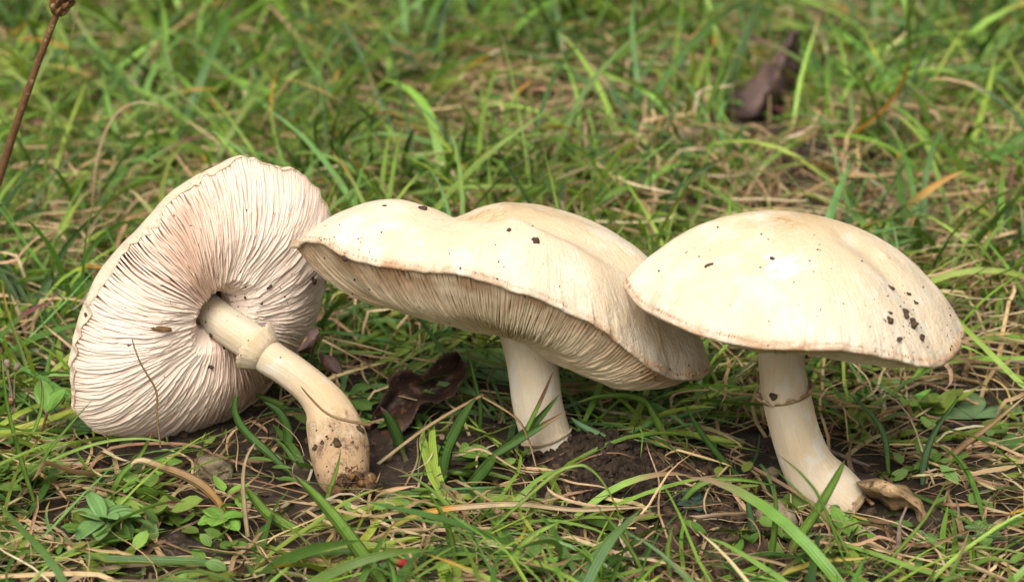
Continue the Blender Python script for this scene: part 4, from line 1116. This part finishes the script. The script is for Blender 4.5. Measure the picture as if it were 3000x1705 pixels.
pebble('small pale stone at the ringed stem foot', (2262, 1405), 46, 40, 10)
pebble('buff stone in the bare hollow behind the domed cap', (2000, 460), 170, 90, 11)

def sheet(name, label, cat, rows, mat, parent=None, thick=0.018, across=9, curl=0.0, ripple=0.05, seed=0, teeth=0.0, cols=None):
    """Leaf lofted between its two edges over the midrib. rows: (left, mid, right) 3D points from stalk to tip."""
    Lr, Mr, Rr = [spline([r[k] for r in rows], 7 * len(rows)) for k in range(3)]
    n = len(Lr)
    u = np.linspace(-1, 1, across)
    a = np.clip(-u, 0, 1)[None, :, None]; b = np.clip(u, 0, 1)[None, :, None]
    lift = 0
    V = Mr[:, None] * (1 - a - b) + Lr[:, None] * a + Rr[:, None] * b
    if teeth:
        s = np.arange(n)
        tt = teeth * (np.abs((s * 0.37) % 1.0 - 0.5) * 2 - 0.5)
        V[:, 0] += unit(Lr - Mr) * tt[:, None]; V[:, -1] += unit(Rr - Mr) * tt[:, None]
    nrm = unit(np.cross(np.gradient(V, axis=0), np.gradient(V, axis=1)))
    V = V + nrm * (ripple * noise3(V, seed, 1.8, 3) + curl * (u ** 2)[None] - 0.02 * np.exp(-(u / 0.12) ** 2)[None])[..., None]
    W = V - nrm * thick
    nv = across
    Q = np.concatenate([V.reshape(-1, 3), W.reshape(-1, 3)])
    f1 = grid_faces(n, nv); f2 = f1[:, ::-1] + n * nv
    edge = [k * nv for k in range(n)] + [(n - 1) * nv + k for k in range(1, nv)] + [k * nv + nv - 1 for k in range(n - 2, -1, -1)] + [k for k in range(nv - 2, 0, -1)]
    ed = np.array(edge); e2 = np.roll(ed, -1)
    f3 = np.stack([ed, ed + n * nv, e2 + n * nv, e2], -1)
    F = np.concatenate([f1, f2, f3])
    o = Mr[0]
    ac = np.tile((u + 1) / 2, 2 * n); al = np.tile(np.repeat(np.linspace(0, 1, n), nv), 2)
    c = None
    if cols is not None:
        c = np.broadcast_to(np.asarray(COL.get(cols, cols) if isinstance(cols, str) else cols, float), (len(Q), 3)) * (1 + 0.25 * noise3(Q, seed + 5, 1.5, 3)[:, None])
        c = np.clip(c, 0.01, 0.9)
    if parent is not None:
        return link(name, make_mesh(name, Q - parent[1], F, mat, attrs={'across': ac, 'along': al}, cols=c), parent[0])
    return link(name, make_mesh(name, Q - o, F, mat, attrs={'across': ac, 'along': al}, cols=c), None, o, label, cat)

def dead_leaf(name, label, rows, conv, ys, mat, **k):
    """rows in crop pixels, conv to photo pixels; ys: per row depth of left edge, midrib, right edge."""
    out = []
    for r, y in zip(rows, ys):
        out.append([at(*conv(*r[i]), y[i]) for i in range(3)])
    o = sheet(name, label, 'dead leaf', out, mat, **k)
    # veins: raised ribs on the leaf
    root = o
    return o
cv = lambda x, y: (1050 + x * 0.2747, 980 + y * 0.2747)
rows = [((90, 1070), (110, 1085), (150, 1110)), ((160, 900), (230, 950), (320, 1130)), ((215, 745), (340, 780), (450, 1065)), ((330, 570), (440, 670), (560, 980)), ((335, 460), (560, 600), (640, 830)),
        ((520, 370), (650, 590), (700, 760)), ((620, 430), (720, 600), (850, 770)), ((730, 400), (820, 580), (960, 700)), ((830, 310), (930, 500), (1060, 620)), ((920, 190), (1040, 370), (1130, 470)), ((1030, 150), (1100, 260), (1145, 300))]
ys = [(1.3 + 0.09 * i + 0.25, 1.3 + 0.09 * i + 0.5, 1.1 + 0.09 * i - 0.25) for i in range(11)]
dead_leaf('dark_dead_leaf', 'crumpled blackish dead leaf standing between fallen and clean stems', rows, cv, ys, MAT['darkleaf'], ripple=0.13, seed=4, teeth=0.06, across=13)
cv = lambda x, y: (2000 + x * 0.3903, 1150 + y * 0.3903)
rows = [((1300, 650), (1320, 690), (1350, 745)), ((1420, 628), (1405, 700), (1400, 800)), ((1560, 632), (1520, 720), (1480, 822)), ((1680, 680), (1620, 770), (1570, 890)), ((1770, 760), (1710, 820), (1640, 890)),
        ((1825, 860), (1770, 870), (1700, 880)), ((1835, 950), (1800, 935), (1740, 930)), ((1768, 992), (1760, 990), (1752, 985))]
ys = [(-2.9, -3.3, -3.2), (-2.7, -3.4, -3.1), (-2.7, -3.5, -3.1), (-2.8, -3.7, -3.2), (-3.0, -3.9, -3.3), (-3.2, -4.0, -3.4), (-3.4, -3.9, -3.6), (-3.6, -3.7, -3.7)]
dead_leaf('curled_dead_leaf', 'curled tan and brown dead leaf beside the ringed stem foot', rows, cv, ys, MAT['brownleaf'], ripple=0.15, seed=6, curl=0.05, across=13)
rows = [((1170, 590), (1185, 620), (1200, 660)), ((1260, 590), (1260, 620), (1280, 670)), ((1340, 600), (1340, 630), (1340, 660)), ((1450, 605), (1450, 612), (1440, 622))]
ys = [(-1.9, -2.1, -2.2)] * 4
dead_leaf('torn_dead_leaf', 'small blackish scrap of leaf tucked behind the curled leaf', rows, cv, ys, MAT['darkleaf'], ripple=0.08, seed=7)
cv = lambda x, y: (2000 + x * 0.4396, y * 0.4396)
Lx = [(290, 800), (350, 640), (440, 540), (560, 430), (640, 330), (700, 240), (740, 195)]
Mx = [(450, 790), (540, 640), (620, 510), (670, 400), (710, 310), (745, 240), (765, 205)]
Rx = [(640, 800), (680, 680), (760, 520), (780, 430), (760, 320), (780, 240), (790, 220)]
ys = [(29.6 + 0.15 * i, 28.7 + 0.15 * i, 30.2 + 0.15 * i) for i in range(7)]
dead_leaf('grey_dead_leaf', 'pointed grey-brown dead leaf standing in grass behind the domed cap', list(zip(Lx, Mx, Rx)), cv, ys, MAT['backleaf'], ripple=0.20, seed=8, across=13)
cv = lambda x, y: (560 + x * 0.4532, 840 + y * 0.4532)
rows = [((670, 415), (690, 420), (700, 430)), ((720, 350), (740, 390), (760, 440)), ((770, 280), (790, 330), (780, 500)), ((820, 265), (828, 290), (800, 340))]
dead_leaf('rolled_dead_leaf', 'small rolled brown leaf under the gilled cap by the ring', rows, cv, [(0.9, 0.5, 0.9)] * 4, MAT['backleaf'], ripple=0.06, seed=9)
rows = [((840, 420), (870, 440), (890, 450)), ((850, 500), (890, 500), (940, 470)), ((890, 540), (930, 540), (970, 520)), ((940, 550), (960, 560), (980, 555))]
dead_leaf('shrivelled_dead_leaf', 'shrivelled grey leaf on green leaves behind the fallen stem', rows, cv, [(1.6, 1.3, 1.5)] * 4, MAT['backleaf'], ripple=0.08, seed=10)

# green broad leaves: flat rosettes and sprigs
def rosette(name, label, centre_px, leaves, col, length_px, width_px, prof='spoon', rise=(5, 35), cat='plant', seed=0, leaf_name='leaf', lift=0.1, stalk=None, teeth=0.0):
    g = ground_at(*centre_px)
    sc = 0.0081 * (g[1] + 53) / 53
    root = link(name, None, None, g, label, cat)
    r = np.random.default_rng(seed)
    foot = g + np.array([0, 0, 0.0])
    if stalk:
        top_ = at(*stalk, g[1] - 0.1)
        P = spline([g, (g + top_) / 2 + np.array([0.05, 0, 0.02]), top_], 14)
        V, F, al = tube(P, 0.035, 7)
        link('stem', make_mesh('stem', V - g, F, MAT['stalk'], attrs={'along': al}), root)
        foot = top_
    for az in leaves:
        a = math.radians(az)
        inc = math.radians(rise[0] + (rise[1] - rise[0]) * r.random())
        L = length_px * sc * (0.8 + 0.4 * r.random()); Wd = width_px * sc * (0.85 + 0.3 * r.random())
        s = np.linspace(0, 1, 12)
        I = inc - math.radians(45) * s
        D = np.stack([np.cos(I) * math.cos(a), np.cos(I) * math.sin(a), np.sin(I)], -1) * L / 11
        M = foot + np.concatenate([[np.zeros(3)], np.cumsum(D[:-1], 0)])
        M[:, 2] = np.maximum(M[:, 2], gz(M[:, 0], M[:, 1]) + lift)
        side = np.array([-math.sin(a), math.cos(a), 0.0])
        w = np.sin(np.pi * s ** (1.3 if prof == 'spoon' else 0.9)) ** 0.7 * 0.5 * Wd + 0.02
        rowz = [(M[i] - side * w[i] + np.array([0, 0, 0.12 * w[i]]), M[i], M[i] + side * w[i] + np.array([0, 0, 0.12 * w[i]])) for i in range(0, 12)]
        sheet(leaf_name, None, None, rowz[::2] + [rowz[-1]], MAT['leaf'], parent=(root, g), thick=0.012, across=7, ripple=0.03, seed=seed + az % 360, cols=col, teeth=teeth)
    return root
rosette('hawkweed_plant', 'rosette of hairy grey-green leaves beside the gilled cap', (165, 1225), [170, 200, 10, -30, 60, 120, 320], (0.12, 0.22, 0.085), 230, 100, rise=(2, 14), seed=11)
rosette('clover_sprig', 'clover sprig with folded leaflets on a red stalk by the gilled cap', (95, 1320), [110, 75, 30], (0.16, 0.30, 0.05), 100, 62, prof='leaf', rise=(45, 75), seed=12, stalk=(140, 1205))
rosette('dandelion_plant', 'toothed green leaves spreading under the wavy cap', (1010, 1010), [60, 100, 20, 150, 330, 200], (0.14, 0.28, 0.04), 270, 95, rise=(10, 40), seed=13, teeth=0.10)
rosette('plantain_plant', 'long strap-shaped green leaves behind the clean stem', (1480, 1130), [95, 130, 70, 160, 40], (0.17, 0.29, 0.09), 260, 70, rise=(8, 30), seed=14)
rosette('daisy_plant', 'oval grey-green leaves lying flat beside the domed cap', (2850, 1235), [85, 20, 150], (0.15, 0.24, 0.10), 170, 95, rise=(5, 16), seed=15)
rosette('willowherb_sprig', 'sprig of paired oval leaves beneath the arched blades', (310, 1590), [0, 60, 120, 180, 240, 300, 30, 150, 270], (0.16, 0.29, 0.085), 120, 55, prof='leaf', rise=(10, 45), seed=16, stalk=(305, 1525))
rosette('clover_plant', 'low clover with rounded leaflets by the rust-brown blade', (500, 1400), [20, 140, 260], (0.20, 0.36, 0.06), 62, 42, prof='leaf', rise=(10, 30), seed=17, stalk=(485, 1362))
rosette('speedwell_sprig', 'sprig of round bright leaves below the muddy stem base', (650, 1560), [10, 70, 130, 200, 260, 320], (0.19, 0.36, 0.055), 75, 60, prof='leaf', rise=(10, 35), seed=18, stalk=(645, 1520))
rosette('stonecrop_plant', 'dark purple-green stonecrop with fleshy leaves on bare soil', (2035, 1480), [0, 40, 80, 120, 160, 200, 240, 280, 320], (0.06, 0.10, 0.07), 62, 34, prof='leaf', rise=(10, 45), seed=19)
rosette('pennywort_leaf', 'round green leaf cupped against the ringed stem foot', (2345, 1510), [110, 170], (0.12, 0.19, 0.035), 95, 80, prof='leaf', rise=(40, 60), seed=20)
rosette('broadleaf_plant', 'pale round leaves in the grass behind the gilled cap', (830, 460), [160, 110, 30, 200], (0.17, 0.30, 0.10), 150, 110, rise=(10, 35), seed=21)
rosette('dock_plant', 'broad light green leaves in the grass behind the wavy cap', (1170, 500), [60, 110, 20, 150], (0.22, 0.36, 0.07), 190, 100, rise=(20, 45), seed=22)
rosette('sorrel_plant', 'arrow-like green leaves in the grass behind the domed cap', (2650, 430), [80, 130, 30, 200, 330], (0.14, 0.28, 0.06), 150, 60, rise=(20, 50), seed=23)
for k_, (px, lab) in enumerate([((170, 880), 'pair of flat grey-green leaves behind the gilled cap'), ((1880, 1500), 'tiny green seedling on the soil heap'), ((2880, 1560), 'small leafy seedling near the curled brown leaf'), ((2700, 1590), 'leafy sprig under the curled brown leaf')]):
    rosette('seedling', lab, px, [20, 95, 170, 250, 320], (0.13, 0.24, 0.07), [190, 40, 55, 60][k_], [110, 22, 34, 34][k_], prof='leaf', rise=(8, 30), seed=30 + k_)

# dried capsules beside the clover
g = ground_at(52, 1262)
root = link('dry_seed_sprig', None, None, g, 'dried grey sprig with small brown seed capsules beside the gilled cap', 'seed sprig')
V, F, al = tube(spline([g, at(40, 1190, g[1]), at(28, 1120, g[1]), at(20, 1070, g[1])], 16), 0.03, 7)
link('stem', make_mesh('stem', V - g, F, MAT['twig'], attrs={'along': al}), root)
cv_, cf_ = lump(12, 0.15, (0.62, 0.62, 1.0))
for k, (px, tilt) in enumerate([((50, 1075), 0.5), ((32, 1175), 0.1), ((70, 1222), 1.2), ((84, 1240), 1.4), ((22, 1066), -0.2)]):
    c_ = at(*px, g[1] - 0.05)
    V = cv_ * 0.13
    V = np.column_stack([V[:, 0] * math.cos(tilt) + V[:, 2] * math.sin(tilt), V[:, 1], -V[:, 0] * math.sin(tilt) + V[:, 2] * math.cos(tilt)])
    link('capsule', make_mesh('capsule', V + c_ - g, cf_, MAT['stalk' if k % 2 else 'twig']), root)
    P = spline([g + (at(30, 1190, g[1]) - g) * min(1, 0.4 + 0.2 * k), (c_ + at(34, 1170, g[1])) / 2, c_], 6)
    V, F, al = tube(P, 0.018, 5)
    link('branch', make_mesh('branch', V - g, F, MAT['twig'], attrs={'along': al}), root)

# dark red flower heads far behind
lv, lf = lump(5, 0.2)
for (px, top, lab) in [((2440, 140), (2440, 72), 'small dark red flower head by the dead grey leaf'), ((2820, 130), (2815, 45), 'loose dark red flower head in the far grass'), ((2985, 160), (2985, 95), 'dense dark red flower head in the far grass')]:
    g = ground_at(*px)
    root = link('red_flower', None, None, g, lab, 'flower')
    t_ = at(*top, g[1])
    V, F, al = tube(spline([g, (g + t_) / 2 + np.array([0.1, 0, 0]), t_], 10), 0.05, 6)
    link('stem', make_mesh('stem', V - g, F, MAT['stalk'], attrs={'along': al}), root)
    for k in range(16):
        c = t_ + rng.normal(size=3) * np.array([0.45, 0.35, 0.40])
        link('petal', make_mesh('petal', lv * np.array([0.16, 0.16, 0.22]) * (0.7 + 0.6 * rng.random()) + c - g, lf, MAT['flower']), root)

# ---------------------------------------------------------------- soil heap at the clean stem, crumbs and bits on the mushrooms
def soil_heap():
    v, f = ico1()
    c = np.array([*gp(1790, 1410), 0.0])
    n = 4500
    P = np.column_stack([c[0] + 0.85 * rng.normal(size=n), c[1] + 0.55 * rng.normal(size=n)])
    P = np.concatenate([P, np.column_stack([at(1660, 1360, -0.5)[0] + 0.45 * rng.normal(size=500), -0.75 + 0.25 * rng.normal(size=500)])])
    n = len(P)
    s = 0.02 + 0.10 * rng.random(n) ** 3
    z = gz(P[:, 0], P[:, 1]) + s * 0.4 + 0.35 * rng.random(n) * np.exp(-((P[:, 0] - c[0]) / 0.8) ** 2)
    Q = np.column_stack([P, z])
    q, _ = np.linalg.qr(rng.normal(size=(n, 3, 3)))
    V = np.einsum('nij,kj->nki', q, v) * (s[:, None] * (1 + 0.3 * rng.normal(size=(n, len(v)))))[..., None] + Q[:, None]
    F = (np.arange(n)[:, None, None] * len(v) + f[None]).reshape(-1, 3)
    link('soil_heap', make_mesh('soil_heap', V.reshape(-1, 3), F, MAT['heap'], smooth=False), None, None, 'heap of dark crumbly soil beside the clean stem', 'soil', kind='stuff')
soil_heap()

def hit(px, py, keys=None):
    d = ray(px, py); best = None
    for k, (t, root) in SURF.items():
        h = t.ray_cast(Vector(CAM), Vector(unit(d)))
        if h[0] is not None and (best is None or h[3] < best[3]): best = (np.array(h[0]), np.array(h[1]), k, h[3])
    return best

def bit(name, label, cat, px, size, elong=1.0, ang=0.0, seed=0, mat='crumb', group=None):
    h = hit(*px)
    if h is None: return
    p, nn = h[0], h[1]
    nn = nn if np.dot(nn, p - CAM) < 0 else -nn
    nn = unit(unit(nn) - unit(p - CAM) * 0.8)
    s = size * 0.0078 / 2
    e1 = unit(R_ * math.cos(ang) - U_ * math.sin(ang)); e1 = unit(e1 - nn * np.dot(e1, nn)); e2 = np.cross(nn, e1)
    v, f = lump(seed, 0.8)
    s = s * 0.8; mn = max(s / elong, 0.02)
    V = v[:, :1] * e1 * s + v[:, 1:2] * e2 * mn + v[:, 2:] * nn * mn * 0.7
    link(name, make_mesh(name, V, f, MAT[mat]), None, p + nn * s * 0.2, label, cat, group)
CR = 'soil crumbs lying on the mushrooms'
bits = [  # on the gills of the uprooted mushroom
    ('black soil crumb wedged where fallen stem meets gills', (645, 862), 34, 1.2, 0), ('square dark crumb on the lower pink gills', (618, 1075), 26, 1.2, -0.3), ('dark crumb on gills near the wavy cap tip', (920, 822), 26, 1.0, 0),
    ('oval dark crumb on the upper pink gills', (788, 842), 20, 1.5, -1.0), ('small crumb beside the ring on pink gills', (618, 980), 18, 1.2, 0), ('rough crumb low on the upper gills', (766, 888), 14, 1.2, 0),
    ('dark flake on the white rim of the gilled cap', (253, 925), 22, 2.0, 1.2), ('tiny dark flake on the outer pink gills', (377, 1012), 14, 1.8, 0.1), ('crooked crumb beside the fallen stem on gills', (655, 1020), 14, 2.0, 1.3),
    ('bark flake stuck on the swollen stem base', (1053, 1255), 34, 1.7, 0.9), ('brown crumb on the swollen stem base', (985, 1295), 30, 1.1, 0.8), ('dark crumb on the whitish stem base', (925, 1310), 20, 1.0, 0),
    ('small soil crumb low on the stem base', (945, 1296), 14, 1.2, 0),
    # on the wavy cap
    ('brown flake on the crest of the wavy cap', (1240, 611), 40, 2.2, 0.1), ('round soil crumb on the wavy cap', (1568, 705), 22, 0.9, 1.2), ('pale brown crumb on the wavy cap ridge', (1490, 675), 16, 1.3, 0), ('small flake on the wavy cap top', (1127, 604), 16, 2.0, 0),
    ('crumb hanging at the dirty wavy cap rim', (1010, 754), 18, 1.0, 0), ('dark splinter under the wavy cap', (1040, 818), 20, 2.2, -0.9),
    # on the domed cap
    ('brown splinter on the shoulder of the domed cap', (2610, 846), 28, 2.0, 0.3), ('dark crumb in the lower cluster on the domed cap', (2604, 938), 24, 0.8, 0), ('crumb in the middle cluster on the domed cap', (2652, 922), 24, 0.7, 0), ('lowest hooked crumb on the domed cap', (2698, 990), 26, 1.2, -0.4),
    ('big dark crumb near the domed cap edge', (2672, 948), 28, 0.8, 0.3), ('small crumb low on the domed cap', (2632, 995), 16, 0.8, 1.2), ('brown flake on the smooth shoulder beside the white scrape', (2077, 776), 24, 1.7, -0.6), ('tiny crumb above the white scrape', (2263, 759), 16, 1.2, 0),
    ('crumb beside the brown splinter on domed cap', (2660, 862), 18, 1.4, -0.3), ('crumb on the upper edge cluster of domed cap', (2682, 886), 16, 1.2, 0), ('flat crumb in the middle of domed cap cluster', (2607, 917), 16, 1.6, 0), ('black crumb clinging to the domed cap margin', (2770, 865), 28, 1.3, 0.6),
    ('round black crumb on the torn ring of the ringed stem', (2266, 1163), 24, 1.0, 0)]
for i_, (lab, px, s_, el, an_) in enumerate(bits):
    bit('soil_crumb', lab, 'soil crumb', px, s_, el, an_, 100 + i_, 'crumb', CR)
bit('bark_flake', 'long rusty bark flake lying along the pink gills', 'bark flake', (480, 966), 70, 4.5, 0.0, 200, 'stalk')

def specks():
    v, f = ico1()
    out = []
    regions = [(330, 560, 560, 560, 60), (880, 640, 900, 420, 70), (1900, 660, 880, 360, 80), (2560, 830, 240, 230, 70), (900, 1220, 180, 200, 90), (2770, 850, 50, 200, 30), (930, 690, 160, 60, 30), (1880, 1070, 200, 50, 40), (560, 830, 330, 120, 40)]
    for (x, y, w, h_, n) in regions:
        for _ in range(n):
            q = hit(x + w * rng.random(), y + h_ * rng.random())
            if q is None: continue
            s = 0.009 + 0.022 * rng.random() ** 3
            out.append(v * s * (1 + 0.4 * rng.normal(size=(len(v), 3))) + q[0])
    V = np.array(out)
    F = (np.arange(len(V))[:, None, None] * len(v) + f[None]).reshape(-1, 3)
    link('soil_specks', make_mesh('soil_specks', V.reshape(-1, 3), F, MAT['crumb']), None, None, 'fine dark soil specks dusted over the mushrooms', 'soil', kind='stuff')
specks()

# torn roots and threads at the foot of the uprooted mushroom
rt_ = SURF['uprooted_mushroom1'][1]
o_ = np.array(rt_.location) / SC
st_ = [c for c in rt_.children if c.name.startswith('stem')][0]
for k in range(34):
    p = at(985 + 110 * rng.random(), 1375 + 65 * rng.random(), lb[-1][1] - 0.1 - 0.3 * rng.random())
    q = p + np.array([0.5 * rng.random() - 0.1, -0.1 - 0.2 * rng.random(), -0.15 + 0.2 * rng.normal()])
    P = spline([p, (p + q) / 2 + 0.12 * rng.normal(size=3), q], 8)
    P[:, 2] = np.maximum(P[:, 2], gz(P[:, 0], P[:, 1]) + 0.03)
    V, F, al = tube(P, np.linspace(0.022, 0.006, 8), 5)
    link('root_thread', make_mesh('root_thread', V - o_, F, MAT['mycelium' if k % 6 == 0 else 'stalk'], attrs={'along': al}), st_)
for k in range(26):
    lv2, lf2 = lump(300 + k, 0.7)
    p = at(985 + 105 * rng.random(), 1385 + 55 * rng.random(), lb[-1][1] - 0.1 - 0.3 * rng.random())
    p[2] = max(p[2], float(gz(p[0], p[1])) + 0.05)
    link('root_clod', make_mesh('root_clod', lv2 * (0.05 + 0.11 * rng.random()) + p - o_, lf2, MAT['crumb' if k % 2 else 'stalk']), st_)
